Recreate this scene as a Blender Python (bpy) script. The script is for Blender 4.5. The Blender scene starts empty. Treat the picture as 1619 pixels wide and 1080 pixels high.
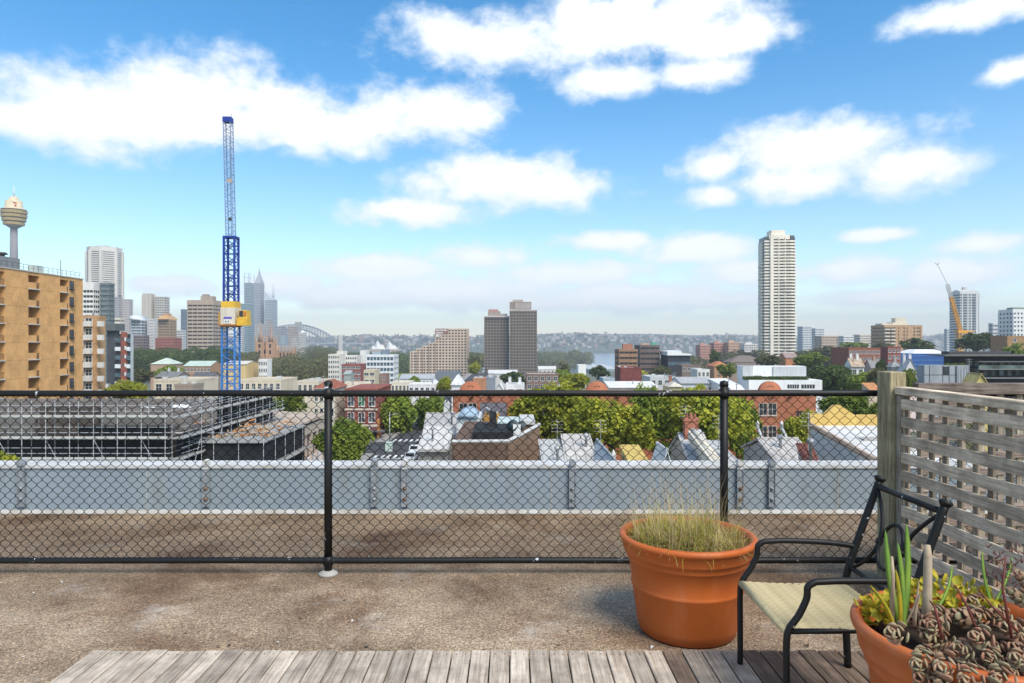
import bpy, bmesh, math, random
from mathutils import Vector, Matrix, noise
R = math.radians
F = 1079.0; CX = 809.5; CY = 540.0; EYE = 1.6
scene = bpy.context.scene
COL = scene.collection
# ------------------------------------------------------------------ camera
cam = bpy.data.cameras.new('camera'); camo = bpy.data.objects.new('camera', cam); COL.objects.link(camo)
camo.location = (0, 0, EYE); camo.rotation_euler = (R(90), 0, 0)
cam.sensor_width = 36; cam.lens = F/1619*36; cam.clip_start = 0.05; cam.clip_end = 30000
scene.camera = camo
scene.view_settings.view_transform = 'Standard'; scene.view_settings.look = 'None'
scene.view_settings.exposure = 0.78; scene.view_settings.gamma = 1
# ------------------------------------------------------------------ sun
SUN_EL, SUN_AZ = 50, 146          # azimuth clockwise from +Y (view direction): behind the camera, to the right
sun = bpy.data.lights.new('sun', 'SUN'); suno = bpy.data.objects.new('sun', sun); COL.objects.link(suno)
sun.energy = 3.0; sun.angle = R(34); sun.color = (1, .925, .80)
sd = Vector((math.sin(R(SUN_AZ))*math.cos(R(SUN_EL)), math.cos(R(SUN_AZ))*math.cos(R(SUN_EL)), math.sin(R(SUN_EL))))
suno.rotation_euler = sd.to_track_quat('Z', 'Y').to_euler(); suno.location = (0, -20, 60)
# ------------------------------------------------------------------ world: Nishita sky + drifting cumulus
W = bpy.data.worlds.new('World'); scene.world = W; W.use_nodes = True
nt = W.node_tree; N = nt.nodes; L = nt.links; N.clear()
def nd(t, **k):
    n = N.new(t)
    for a, b in k.items(): setattr(n, a, b)
    return n
def mth(op, a, b=None, c=None, clamp=False):
    n = N.new('ShaderNodeMath'); n.operation = op; n.use_clamp = clamp
    for i, v in enumerate((a, b, c)):
        if v is None: continue
        if isinstance(v, (int, float)): n.inputs[i].default_value = v
        else: L.new(v, n.inputs[i])
    return n.outputs[0]
def smooth(v, lo, hi):
    n = N.new('ShaderNodeMapRange'); n.interpolation_type = 'SMOOTHSTEP'
    L.new(v, n.inputs[0]); n.inputs[1].default_value = lo; n.inputs[2].default_value = hi
    return n.outputs[0]
def mixc(f, a, b):
    n = N.new('ShaderNodeMix'); n.data_type = 'RGBA'
    if isinstance(f, (int, float)): n.inputs[0].default_value = f
    else: L.new(f, n.inputs[0])
    for i, v in ((6, a), (7, b)):
        if isinstance(v, tuple): n.inputs[i].default_value = (*v, 1)
        else: L.new(v, n.inputs[i])
    return n.outputs[2]
sky = nd('ShaderNodeTexSky', sky_type='NISHITA', sun_disc=False)
sky.sun_elevation = R(SUN_EL); sky.sun_rotation = R(SUN_AZ); sky.altitude = 60; sky.air_density = 1.0; sky.dust_density = 0.1; sky.ozone_density = 1.2
hsv = nd('ShaderNodeHueSaturation'); hsv.inputs['Saturation'].default_value = 1.45; hsv.inputs['Value'].default_value = 1.0; hsv.inputs['Hue'].default_value = .494
L.new(sky.outputs[0], hsv.inputs['Color'])
SKY_STR = 0.125
tc = nd('ShaderNodeTexCoord'); sep = nd('ShaderNodeSeparateXYZ'); L.new(tc.outputs['Generated'], sep.inputs[0])
az = mth('ARCTAN2', sep.outputs[0], sep.outputs[1]); el = mth('ARCSINE', sep.outputs[2])
L.new(mth('ADD', 1.22, mth('MULTIPLY', smooth(el, .02, .42), .22)), hsv.inputs['Saturation'])
def fbm(scale, detail, rough, sx=1, sz=1, off=0.0, dist=0.0):
    cb = nd('ShaderNodeCombineXYZ'); L.new(mth('MULTIPLY', az, sx), cb.inputs[0]); L.new(mth('MULTIPLY', el, sz), cb.inputs[1]); cb.inputs[2].default_value = off
    n = nd('ShaderNodeTexNoise'); n.inputs['Scale'].default_value = scale; n.inputs['Detail'].default_value = detail; n.inputs['Roughness'].default_value = rough; n.inputs['Distortion'].default_value = dist
    L.new(cb.outputs[0], n.inputs['Vector']); return n.outputs[0]
n_big = fbm(7, 9, .58, 1, 1.5, 3.1, .25); n_fine = fbm(22, 8, .6, 1, 1.4, 8.2)
# cumulus groups of that afternoon: (azimuth, elevation, half width, half height) from bearings seen at the terrace
def bl(px, py, hw, hh):
    a = math.atan((px-CX)/F); e = math.atan((CY-py)/F*math.cos(a)); k = math.cos(a)**2
    return a, e, hw/F*k, hh/F*k
blobs = [bl(*b) for b in ((335,160,170,78),(90,195,230,62),(500,205,150,55),(690,175,120,52),(215,180,200,58),(430,185,150,58),(585,195,110,40),(790,66,200,46),(1000,32,180,56),(1130,66,120,36),
        (960,130,90,30),(1110,115,90,26),(800,290,190,42),(650,335,130,26),(1300,235,190,52),(1430,265,110,52),(1240,290,120,36),(1120,262,80,32),(1130,310,60,22),
        (1540,20,130,36),(1600,110,55,26),(1380,372,80,16),(960,382,80,18),(760,405,90,26),(1110,395,120,30),(1560,385,90,24),(600,425,150,24),(900,432,150,24),(560,470,140,18),(850,480,160,16),(1120,475,140,16),(1400,470,160,18),
        (1190,430,130,30),(1340,425,110,30),(1520,430,120,34),(430,450,90,30),(250,450,110,30),(700,460,200,30),(1000,470,200,26))]
def field(elv):
    m = None
    for a0, e0, wa, we in blobs:
        dx = mth('DIVIDE', mth('SUBTRACT', az, a0), wa*1.2); dy = mth('DIVIDE', mth('SUBTRACT', elv, e0), we*1.2)
        v = mth('SUBTRACT', 1.0, mth('SQRT', mth('ADD', mth('MULTIPLY', dx, dx), mth('MULTIPLY', dy, dy))))
        m = v if m is None else mth('SMOOTH_MAX', m, v, .3)
    return m
m = field(el); m_up = field(mth('ADD', el, .022))
# scattered cloud goes on out of view, its cover raised to whiten the light
n_gen = fbm(3.2, 6, .55, 1, 2.2, 21.7)
gen = mth('SUBTRACT', mth('MULTIPLY', n_gen, 2.6), 1.2)
front = mth('MULTIPLY', smooth(mth('ABSOLUTE', az), .66, .8), 1.0)
high = smooth(el, .5, .62)
gen = mth('SUBTRACT', gen, mth('MULTIPLY', mth('SUBTRACT', 1.0, mth('MAXIMUM', front, high)), 2.0))
m = mth('MAXIMUM', mth('MAXIMUM', m, -1.0), gen)
nsum = mth('ADD', mth('MULTIPLY', mth('SUBTRACT', n_big, .5), 2.2), mth('MULTIPLY', mth('SUBTRACT', n_fine, .5), 1.7))
dens = mth('ADD', mth('MULTIPLY', m, 1.55), nsum)
mask = mth('MULTIPLY', smooth(dens, -.02, .95), smooth(m, -.5, .05))
under = mth('MULTIPLY', smooth(mth('SUBTRACT', m_up, m), .05, .55), smooth(mth('SUBTRACT', 1.0, n_big), .3, .7))
core = mth('MULTIPLY', smooth(dens, .15, 1.35), mth('SUBTRACT', 1.0, mth('MULTIPLY', under, .75)))
lowfade = smooth(el, .02, .22)
mask = mth('MULTIPLY', mask, mth('ADD', .80, mth('MULTIPLY', lowfade, .18)))
cloudc = mixc(core, (.54, .61, .69), (.73, .73, .73))
skyc = nd('ShaderNodeVectorMath', operation='SCALE'); L.new(hsv.outputs[0], skyc.inputs[0]); skyc.inputs['Scale'].default_value = SKY_STR
final = mixc(mask, skyc.outputs[0], cloudc)
bg = nd('ShaderNodeBackground'); bg.inputs[1].default_value = 1.0; L.new(final, bg.inputs[0])
wo = nd('ShaderNodeOutputWorld'); L.new(bg.outputs[0], wo.inputs[0])
# ------------------------------------------------------------------ materials
MATS = {}
def mat(name, col, rough=.85, var=.18, scale=.6, metal=0, bump=0, col2=None, fine=0, streak=False, trans=0, coords='pos', spec=.3, rnd=0, fmix=.6):
    if name in MATS: return MATS[name]
    m = bpy.data.materials.new(name); m.use_nodes = True; t = m.node_tree; n = t.nodes; l = t.links
    p = n['Principled BSDF']; p.inputs['Roughness'].default_value = rough; p.inputs['Metallic'].default_value = metal
    p.inputs['Specular IOR Level'].default_value = spec
    if coords == 'pos': src = n.new('ShaderNodeNewGeometry').outputs['Position']
    else: src = n.new('ShaderNodeTexCoord').outputs['Object']
    if streak:
        mp = n.new('ShaderNodeMapping'); mp.inputs['Scale'].default_value = (1, 1, .12); l.new(src, mp.inputs[0]); src = mp.outputs[0]
    tx = n.new('ShaderNodeTexNoise'); tx.inputs['Scale'].default_value = scale; tx.inputs['Detail'].default_value = 7; tx.inputs['Roughness'].default_value = .62
    l.new(src, tx.inputs['Vector'])
    c2 = col2 or tuple(c*(1-2*var) for c in col)
    rp = n.new('ShaderNodeValToRGB'); rp.color_ramp.elements[0].position = .32; rp.color_ramp.elements[1].position = .62
    rp.color_ramp.elements[0].color = (*c2, 1); rp.color_ramp.elements[1].color = (*col, 1)
    l.new(tx.outputs[0], rp.inputs[0]); out = rp.outputs[0]
    if fine:
        t2 = n.new('ShaderNodeTexNoise'); t2.inputs['Scale'].default_value = scale*fine; t2.inputs['Detail'].default_value = 4; l.new(src, t2.inputs['Vector'])
        mx = n.new('ShaderNodeMix'); mx.data_type = 'RGBA'; mx.blend_type = 'OVERLAY'; mx.inputs[0].default_value = fmix
        l.new(out, mx.inputs[6]); l.new(t2.outputs[0], mx.inputs[7]); out = mx.outputs[2]
    if rnd:
        oi = n.new('ShaderNodeObjectInfo'); mr = n.new('ShaderNodeMapRange'); mr.inputs[3].default_value = 1-rnd; mr.inputs[4].default_value = 1+rnd*.6
        l.new(oi.outputs['Random'], mr.inputs[0]); vm = n.new('ShaderNodeVectorMath'); vm.operation = 'SCALE'; l.new(out, vm.inputs[0]); l.new(mr.outputs[0], vm.inputs['Scale']); out = vm.outputs[0]
    l.new(out, p.inputs['Base Color'])
    if bump:
        b = n.new('ShaderNodeBump'); b.inputs['Strength'].default_value = bump; b.inputs['Distance'].default_value = .02
        l.new(tx.outputs[0] if not fine else t2.outputs[0], b.inputs['Height']); l.new(b.outputs[0], p.inputs['Normal'])
    if trans:
        p.inputs['Subsurface Weight'].default_value = 0
        tr = n.new('ShaderNodeBsdfTranslucent'); l.new(out, tr.inputs[0]); ms = n.new('ShaderNodeMixShader'); ms.inputs[0].default_value = trans
        l.new(p.outputs[0], ms.inputs[1]); l.new(tr.outputs[0], ms.inputs[2]); l.new(ms.outputs[0], n['Material Output'].inputs[0])
    MATS[name] = m; return m
def glassmat(name, col, rough=.25, metal=0):
    if name in MATS: return MATS[name]
    m = mat(name, col, rough, .35, .35, spec=.4); return m
# ------------------------------------------------------------------ mesh builder
class MB:
    def __init__(s): s.v = []; s.f = []; s.m = []; s.smooth = False
    def add(s, vs, fs, mi=0):
        o = len(s.v); s.v += [tuple(v) for v in vs]
        for f in fs: s.f.append(tuple(i+o for i in f)); s.m.append(mi)
        return s
    def box(s, x0, x1, y0, y1, z0, z1, mi=0):
        if x0 > x1: x0, x1 = x1, x0
        if y0 > y1: y0, y1 = y1, y0
        return s.add([(x0,y0,z0),(x1,y0,z0),(x1,y1,z0),(x0,y1,z0),(x0,y0,z1),(x1,y0,z1),(x1,y1,z1),(x0,y1,z1)],
              [(0,3,2,1),(4,5,6,7),(0,1,5,4),(1,2,6,5),(2,3,7,6),(3,0,4,7)], mi)
    def prism(s, poly, z0, z1, mi=0):          # footprint polygon (ccw), extruded
        n = len(poly); vs = [(x,y,z0) for x,y in poly]+[(x,y,z1) for x,y in poly]
        fs = [tuple(range(n-1,-1,-1)), tuple(range(n,2*n))]+[(i,(i+1)%n,(i+1)%n+n,i+n) for i in range(n)]
        return s.add(vs, fs, mi)
    def profile(s, poly, y0, y1, mi=0):        # polygon in XZ extruded along Y
        n = len(poly); vs = [(x,y0,z) for x,z in poly]+[(x,y1,z) for x,z in poly]
        fs = [tuple(range(n)), tuple(range(2*n-1,n-1,-1))]+[((i+1)%n,i,i+n,(i+1)%n+n) for i in range(n)]
        return s.add(vs, fs, mi)
    def profx(s, poly, x0, x1, mi=0):          # polygon in YZ extruded along X
        n = len(poly); vs = [(x0,y,z) for y,z in poly]+[(x1,y,z) for y,z in poly]
        fs = [tuple(range(n-1,-1,-1)), tuple(range(n,2*n))]+[(i,(i+1)%n,(i+1)%n+n,i+n) for i in range(n)]
        return s.add(vs, fs, mi)
    def tube(s, pts, r, n=8, mi=0, cap=True):
        pts = [Vector(p) for p in pts]; rs = r if isinstance(r, (list, tuple)) else [r]*len(pts)
        o = len(s.v); k = len(pts); up = None
        for i, p in enumerate(pts):
            d = (pts[min(i+1,k-1)]-pts[max(i-1,0)]).normalized()
            if up is None: up = Vector((0,0,1)) if abs(d.z) < .9 else Vector((1,0,0))
            a = d.cross(up).normalized(); b = a.cross(d).normalized(); up = b
            for j in range(n):
                t = 2*math.pi*j/n; q = p+(a*math.cos(t)+b*math.sin(t))*rs[i]; s.v.append(tuple(q))
        for i in range(k-1):
            for j in range(n):
                s.f.append((o+i*n+j, o+i*n+(j+1)%n, o+(i+1)*n+(j+1)%n, o+(i+1)*n+j)); s.m.append(mi)
        if cap:
            s.f.append(tuple(o+j for j in range(n-1,-1,-1))); s.m.append(mi)
            s.f.append(tuple(o+(k-1)*n+j for j in range(n))); s.m.append(mi)
        return s
    def lathe(s, prof, n=32, c=(0,0), mi=0):
        o = len(s.v); k = len(prof)
        for r, z in prof:
            for j in range(n):
                t = 2*math.pi*j/n; s.v.append((c[0]+r*math.cos(t), c[1]+r*math.sin(t), z))
        for i in range(k-1):
            for j in range(n):
                s.f.append((o+i*n+j, o+i*n+(j+1)%n, o+(i+1)*n+(j+1)%n, o+(i+1)*n+j)); s.m.append(mi)
        if prof[0][0] > 1e-6: s.f.append(tuple(o+j for j in range(n-1,-1,-1))); s.m.append(mi)
        if prof[-1][0] > 1e-6: s.f.append(tuple(o+(k-1)*n+j for j in range(n))); s.m.append(mi)
        return s
    def mesh(s, name, mats):
        me = bpy.data.meshes.new(name); me.from_pydata(s.v, [], s.f)
        for mt in (mats if isinstance(mats, (list, tuple)) else [mats]): me.materials.append(mt)
        me.polygons.foreach_set('material_index', s.m)
        if s.smooth: me.polygons.foreach_set('use_smooth', [True]*len(s.f))
        me.update(); return me
    def build(s, name, mats, parent=None, loc=None):
        return link(name, s.mesh(name, mats), parent, loc)
def link(name, me, parent=None, loc=None):
    o = bpy.data.objects.new(name, me); COL.objects.link(o)
    if parent: o.parent = parent
    if loc: o.location = loc
    return o
def tag(o, label=None, cat=None, group=None, kind=None):
    if label: o['label'] = label
    if cat: o['category'] = cat
    if group: o['group'] = group
    if kind: o['kind'] = kind
    return o
def thing(name, label, cat, loc=(0,0,0), group=None):
    o = bpy.data.objects.new(name, None); COL.objects.link(o); o.location = loc; o.empty_display_size = .2
    return tag(o, label, cat, group)
def XW(px, d): return (px-CX)*d/F
def ZW(py, d): return EYE-(py-CY)*d/F
def P(px, py, d): return Vector((XW(px,d), d, ZW(py,d)))
SM = lambda mb: (setattr(mb, 'smooth', True), mb)[1]
# ------------------------------------------------------------------ terrain heights
_U = (-1.0, -.35, -.16, .12, .27, 1.0)
_Y = (0, 150, 300, 600, 1000, 1350, 1500, 9000)
_Z = ((-18,-18,-22,-26,-22,-20,-20,-20), (-18,-18,-24,-32,-32,-34,-36,-40), (-18,-18,-26,-42,-56,-59,-64,-64),
      (-18,-18,-26,-42,-56,-59,-64,-64), (-18,-18,-22,-26,-32,-44,-50,-64), (-18,-18,-18,-16,-14,-14,-16,-20))
def _ip(xs, x):
    if x <= xs[0]: return 0, 0.0
    for i in range(len(xs)-1):
        if x <= xs[i+1]: return i, (x-xs[i])/(xs[i+1]-xs[i])
    return len(xs)-2, 1.0
def gz(x, y):
    i, a = _ip(_U, x/max(y, 80)); j, b = _ip(_Y, y)
    return (_Z[i][j]*(1-a)+_Z[i+1][j]*a)*(1-b)+(_Z[i][j+1]*(1-a)+_Z[i+1][j+1]*a)*b
# ================================================================== SETTING
xs = sorted(set([-7000,-5000,-3500,-2500,-1800]+list(range(-1400,1401,70))+[1800,2500,3500,5000,7000]))
ys = [-400,-100,0,40,80,120,150,200,250,300,380,460,540,620,700,800,900,1000,1100,1200,1300,1350,1400,1450,1500,1700,2000,2500,3000,3600,4200,5000,6500,9000]
mb = MB(); nx = len(xs)
for y in ys:
    for x in xs: mb.v.append((x, y, gz(x, max(y, 0))-.12))
for j in range(len(ys)-1):
    for i in range(nx-1): mb.f.append((j*nx+i, j*nx+i+1, (j+1)*nx+i+1, (j+1)*nx+i)); mb.m.append(0)
tag(mb.build('ground', mat('ground_mix', (.16,.15,.12), .95, .25, .05, col2=(.06,.085,.035), fine=9)), kind='structure')
m_water = mat('harbour_water_mat', (.20,.30,.38), .18, .15, .004, spec=.5)
tag(MB().add([(-6000,1250,-60),(6000,1250,-60),(6000,5200,-60),(-6000,5200,-60)], [(0,1,2,3)]).build('harbour_water', m_water), kind='structure')
# far shore: a ridge with suburbs
def ridge(name, Y0, Y1, prof, mt, x0, x1, n=90):
    b = MB(); rows = 6
    for j in range(rows):
        t = j/(rows-1); y = Y0+(Y1-Y0)*t
        for i in range(n):
            x = x0+(x1-x0)*i/(n-1); h = prof(x)
            b.v.append((x, y+60*math.sin(x*.004), -61+(h+61)*math.sin(t*math.pi/2)**.8+(6*math.sin(x*.021+t*5) if 0 < j < rows-1 else 0)))
    for j in range(rows-1):
        for i in range(n-1): b.f.append((j*n+i, j*n+i+1, (j+1)*n+i+1, (j+1)*n+i)); b.m.append(0)
    return tag(SM(b).build(name, mt), kind='structure')
def far_prof(x): return 30+9*math.sin(x*.0017+1)+6*math.sin(x*.0049)+4*math.sin(x*.013+2)+2.5*math.sin(x*.031)
m_hill = mat('hill_bush', (.10,.12,.07), .95, .2, .006, col2=(.05,.07,.04), fine=12)
ridge('far_shore_hills', 3500, 4700, far_prof, m_hill, -6500, 6500)
def prof2(x): return 66+12*math.sin(x*.0012+.5)+4*math.sin(x*.006)
ridge('distant_hills', 5600, 7000, prof2, m_hill, -300, 7000, 60)
rng = random.Random(5)
hb = MB(); tb = MB()
for i in range(3600):
    x = rng.uniform(-3600, 3600); t = rng.random()**.8; y = 3500+1200*t
    z = -61+(far_prof(x)+61)*math.sin(t*math.pi/2)**.8
    if rng.random() < .42:
        w, h = rng.uniform(9, 24), rng.uniform(6, 15)
        if rng.random() < .03: h *= 2.6
        mi = rng.choice((0,0,1,2)); yy = y+60*math.sin(x*.004)
        hb.box(x-w/2, x+w/2, yy-8, yy+8, z-4, z+h, mi)
        hb.profile([(x-w/2-.8,z+h+.01),(x+w/2+.8,z+h+.01),(x,z+h+4)], yy-8.5, yy+8.5, 3 if mi else 1)
    else:
        r_ = rng.uniform(8, 17); yy = y+60*math.sin(x*.004)-6
        for k in range(7):
            c = Vector((x+rng.gauss(0,r_*.5), yy+rng.gauss(0,r_*.4), z+r_*.35+rng.gauss(0,r_*.3)))
            q = [Vector((rng.gauss(0,1),rng.gauss(0,1),rng.gauss(0,1))).normalized()*r_*.7 for _ in range(4)]
            tb.add([c+q[0], c+q[1], c+q[2], c+q[3]], [(0,1,2),(0,2,3),(1,3,2)], 0)
m_hp = [mat('suburb_cream', (.42,.39,.34), .9, .1), mat('suburb_white', (.50,.49,.47), .9, .1), mat('suburb_brick', (.38,.24,.18), .9, .1), mat('suburb_tile', (.33,.17,.12), .9, .1)]
tag(hb.build('far_shore_houses', m_hp), 'hazy suburb of tiny houses spread over the far shore', 'houses', kind='stuff')
m_farleaf = mat('far_leaf', (.085,.11,.05), .9, .25, .03, col2=(.035,.05,.025))
tag(tb.build('far_shore_trees', m_farleaf), 'hazy tree cover between houses on the far shore', 'trees', kind='stuff')
# streets near the terrace
m_asph = mat('asphalt', (.062,.062,.066), .9, .2, .5, fine=14)
m_path = mat('footpath', (.30,.285,.26), .9, .15, .4, fine=10)
m_line = mat('road_paint', (.72,.72,.70), .7, .1, 2)
b = MB(); b.box(-24,-14,20,420,-18.3,-18.02); b.box(-200,-24,119,133,-18.3,-18.02); b.box(-14,160,119,133,-18.3,-18.02)
tag(b.build('road', m_asph), kind='structure')
b = MB()
for x0, x1 in ((-27,-24),(-14,-11)):
    for y0, y1 in ((20,119),(133,420)): b.box(x0, x1, y0, y1, -18.3, -17.9)
tag(b.build('pavement', m_path), kind='structure')
b = MB()
for y in range(30, 116, 6): b.box(-19.07,-18.93,y,y+3,-18.02,-18.012)
for y in range(140, 400, 6): b.box(-19.07,-18.93,y,y+3,-18.02,-18.012)
for k in range(9): b.box(-23.5+k*1.1,-23+k*1.1,115.2,118,-18.02,-18.012)
for k in range(9): b.box(-23.5+k*1.1,-23+k*1.1,134,136.8,-18.02,-18.012)
b.box(-23.6,-14.4,113.9,114.3,-18.02,-18.011)
tag(b.build('road_markings', m_line), kind='structure')

# ================================================================== TERRACE
def concrete():
    m = bpy.data.materials.new('exposed_aggregate'); m.use_nodes = True; t = m.node_tree; n = t.nodes; l = t.links; p = n['Principled BSDF']
    pos = n.new('ShaderNodeNewGeometry').outputs['Position']
    def noise_(sc, de=6, ro=.6, w=0.0):
        x = n.new('ShaderNodeTexNoise'); x.inputs['Scale'].default_value = sc; x.inputs['Detail'].default_value = de; x.inputs['Roughness'].default_value = ro; x.inputs['Distortion'].default_value = w
        l.new(pos, x.inputs['Vector']); return x.outputs[0]
    def ramp(f, *st):
        r = n.new('ShaderNodeValToRGB'); e = r.color_ramp.elements
        while len(e) < len(st): e.new(.5)
        for k, (q, c) in enumerate(st): e[k].position = q; e[k].color = (*c, 1)
        l.new(f, r.inputs[0]); return r.outputs[0]
    def mix(f, a, c, mode='MIX'):
        x = n.new('ShaderNodeMix'); x.data_type = 'RGBA'; x.blend_type = mode
        if isinstance(f, float): x.inputs[0].default_value = f
        else: l.new(f, x.inputs[0])
        for i, v in ((6, a), (7, c)):
            if isinstance(v, tuple): x.inputs[i].default_value = (*v, 1)
            else: l.new(v, x.inputs[i])
        return x.outputs[2]
    base = ramp(noise_(1.3, 8, .65), (.32,(.19,.145,.105)), (.5,(.335,.27,.205)), (.66,(.47,.395,.31)))
    vo = n.new('ShaderNodeTexVoronoi'); vo.inputs['Scale'].default_value = 135; l.new(pos, vo.inputs['Vector'])
    sepc = n.new('ShaderNodeSeparateColor'); l.new(vo.outputs['Color'], sepc.inputs[0])
    chips = ramp(sepc.outputs[0], (.0,(.10,.085,.07)), (.3,(.34,.30,.25)), (.62,(.50,.42,.34)), (.86,(.86,.80,.70)))
    c = mix(.62, base, chips, 'OVERLAY')
    sp = noise_(60, 3, .7); c = mix(.5, c, ramp(sp, (.35,(.18,.16,.14)), (.62,(.78,.74,.68))), 'OVERLAY')
    st = n.new('ShaderNodeMapRange'); st.interpolation_type = 'SMOOTHSTEP'; l.new(noise_(.75, 7, .62, .6), st.inputs[0]); st.inputs[1].default_value = .50; st.inputs[2].default_value = .62; st.inputs[4].default_value = .65
    c = mix(st.outputs[0], c, mix(.75, c, (.30,.15,.06), 'MULTIPLY'))
    st2 = n.new('ShaderNodeMapRange'); st2.interpolation_type = 'SMOOTHSTEP'; l.new(noise_(2.1, 8, .7, .4), st2.inputs[0]); st2.inputs[1].default_value = .54; st2.inputs[2].default_value = .72; st2.inputs[4].default_value = .38
    c = mix(st2.outputs[0], c, (.58,.55,.50))
    # the strip behind the fence is darker, with a noisy edge
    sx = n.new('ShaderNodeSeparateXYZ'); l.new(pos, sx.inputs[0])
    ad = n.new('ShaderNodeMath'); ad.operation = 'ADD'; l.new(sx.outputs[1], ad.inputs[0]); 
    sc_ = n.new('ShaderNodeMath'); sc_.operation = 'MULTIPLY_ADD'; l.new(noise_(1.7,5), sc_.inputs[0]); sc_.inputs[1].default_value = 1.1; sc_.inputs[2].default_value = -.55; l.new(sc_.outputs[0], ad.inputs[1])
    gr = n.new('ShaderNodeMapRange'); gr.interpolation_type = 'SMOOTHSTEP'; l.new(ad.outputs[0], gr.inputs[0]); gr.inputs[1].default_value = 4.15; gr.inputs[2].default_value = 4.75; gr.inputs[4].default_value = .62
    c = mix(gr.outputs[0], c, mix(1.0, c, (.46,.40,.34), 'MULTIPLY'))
    l.new(c, p.inputs['Base Color']); p.inputs['Roughness'].default_value = .88; p.inputs['Specular IOR Level'].default_value = .25
    bp = n.new('ShaderNodeBump'); bp.inputs['Strength'].default_value = .7; bp.inputs['Distance'].default_value = .006
    ma = n.new('ShaderNodeMath'); ma.operation = 'ADD'; l.new(vo.outputs['Distance'], ma.inputs[0]); l.new(sp, ma.inputs[1]); l.new(ma.outputs[0], bp.inputs['Height'])
    l.new(bp.outputs[0], p.inputs['Normal']); return m
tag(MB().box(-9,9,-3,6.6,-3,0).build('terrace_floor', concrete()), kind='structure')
# parapet
m_par = mat('parapet_paint', (.245,.295,.335), .6, .10, .8, col2=(.205,.25,.28))
def stained(m, sc, amt, col):
    t = m.node_tree; n = t.nodes; l = t.links; p = n['Principled BSDF']; old = p.inputs['Base Color'].links[0].from_socket
    g = n.new('ShaderNodeNewGeometry'); mp = n.new('ShaderNodeMapping'); mp.inputs['Scale'].default_value = (1,1,.18); l.new(g.outputs['Position'], mp.inputs[0])
    tx = n.new('ShaderNodeTexNoise'); tx.inputs['Scale'].default_value = sc; tx.inputs['Detail'].default_value = 8; tx.inputs['Roughness'].default_value = .66; l.new(mp.outputs[0], tx.inputs['Vector'])
    mr = n.new('ShaderNodeMapRange'); mr.interpolation_type = 'SMOOTHSTEP'; l.new(tx.outputs[0], mr.inputs[0]); mr.inputs[1].default_value = .50; mr.inputs[2].default_value = .72; mr.inputs[4].default_value = amt
    mx = n.new('ShaderNodeMix'); mx.data_type = 'RGBA'; l.new(mr.outputs[0], mx.inputs[0]); l.new(old, mx.inputs[6]); mx.inputs[7].default_value = (*col,1); l.new(mx.outputs[2], p.inputs['Base Color'])
stained(m_par, 3.2, .65, (.19,.20,.185)); stained(m_par, 1.1, .5, (.36,.40,.42))
m_cap = mat('parapet_cap_paint', (.56,.56,.55), .6, .1, 2.5, col2=(.40,.385,.35))
m_fls = mat('parapet_flashing', (.42,.42,.40), .7, .15, 4, col2=(.27,.24,.2))
m_steel = mat('galvanised_steel', (.36,.39,.42), .5, .15, 9, metal=.35)
m_rust = mat('rusty_bolt', (.22,.12,.07), .8, .2, 30)
pw = thing('parapet_wall', 'long low blue-grey painted parapet wall with white capping behind the wire fence', 'wall', (0,6.39,0))
MB().box(-9,9,0,.2,0,.415).build('wall', m_par, pw)
MB().profx([(-.015,.415),(.225,.415),(.225,.447),(-.015,.44)], -9, 9).build('capping', m_cap, pw)
for x in (-7.1,-3.42,.37,3.05,6.3): MB().box(x-.004,x+.004,-.003,-.0005,.03,.415).build('expansion_joint', m_fls, pw)
MB().profx([(-.05,0),(-.004,0),(-.004,.03),(-.018,.03)], -9, 9).build('flashing', m_fls, pw)
brk = [(34,'at the far left of the parapet'),(326,'below the construction scaffold'),(592,'left one of the pair beside the fence post'),(640,'right one of the pair beside the fence post'),
       (905,'alone on the parapet left of the grassy pot'),(1170,'left one of the pair right of the grassy pot'),(1220,'right one of the pair right of the grassy pot')]
for k, (px, w) in enumerate(brk):
    x = XW(px, 6.37); t = thing('parapet_bracket', 'grey bolted steel bracket '+w, 'bracket', (x,6.372,0), 'steel brackets bolted along the parapet')
    b = MB(); b.box(-.024,.024,-.012,0,.06,.47); b.box(-.031,-.0245,-.022,0,.06,.44); b.box(.0245,.031,-.022,0,.06,.44); b.build('plate', m_steel, t)
    b = MB(); b.tube([(0,-.03,.47),(0,.03,.47)], .03, 14); b.box(-.03,.03,-.02,.02,.41,.47); b.build('head', m_cap if k in (1,3,5) else m_steel, t)
    for z in (.13,.23): SM(MB().lathe([(.016,0),(.016,.012),(0,.018)], 10)).build('bolt', m_rust if k % 2 else m_steel, t, (0,-.012,z)).rotation_euler = (R(90),0,0)
# ---- chain-link fence
def worn_black():
    m = mat('worn_black_paint', (.010,.010,.010), .5, .2, 3, coords='obj', spec=.3)
    t = m.node_tree; n = t.nodes; l = t.links; p = n['Principled BSDF']; old = p.inputs['Base Color'].links[0].from_socket
    tx = n.new('ShaderNodeTexNoise'); tx.inputs['Scale'].default_value = 7.5; tx.inputs['Detail'].default_value = 8; tx.inputs['Roughness'].default_value = .7
    g = n.new('ShaderNodeNewGeometry'); l.new(g.outputs['Position'], tx.inputs['Vector'])
    mr = n.new('ShaderNodeMapRange'); l.new(tx.outputs[0], mr.inputs[0]); mr.inputs[1].default_value = .622; mr.inputs[2].default_value = .64
    mx = n.new('ShaderNodeMix'); mx.data_type = 'RGBA'; l.new(mr.outputs[0], mx.inputs[0]); l.new(old, mx.inputs[6]); mx.inputs[7].default_value = (.50,.52,.54,1)
    l.new(mx.outputs[2], p.inputs['Base Color']); return m
m_blk = worn_black()
m_wire = mat('black_wire', (.006,.006,.006), .8, .1, 9, spec=.12)
FY = 4.69
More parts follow.
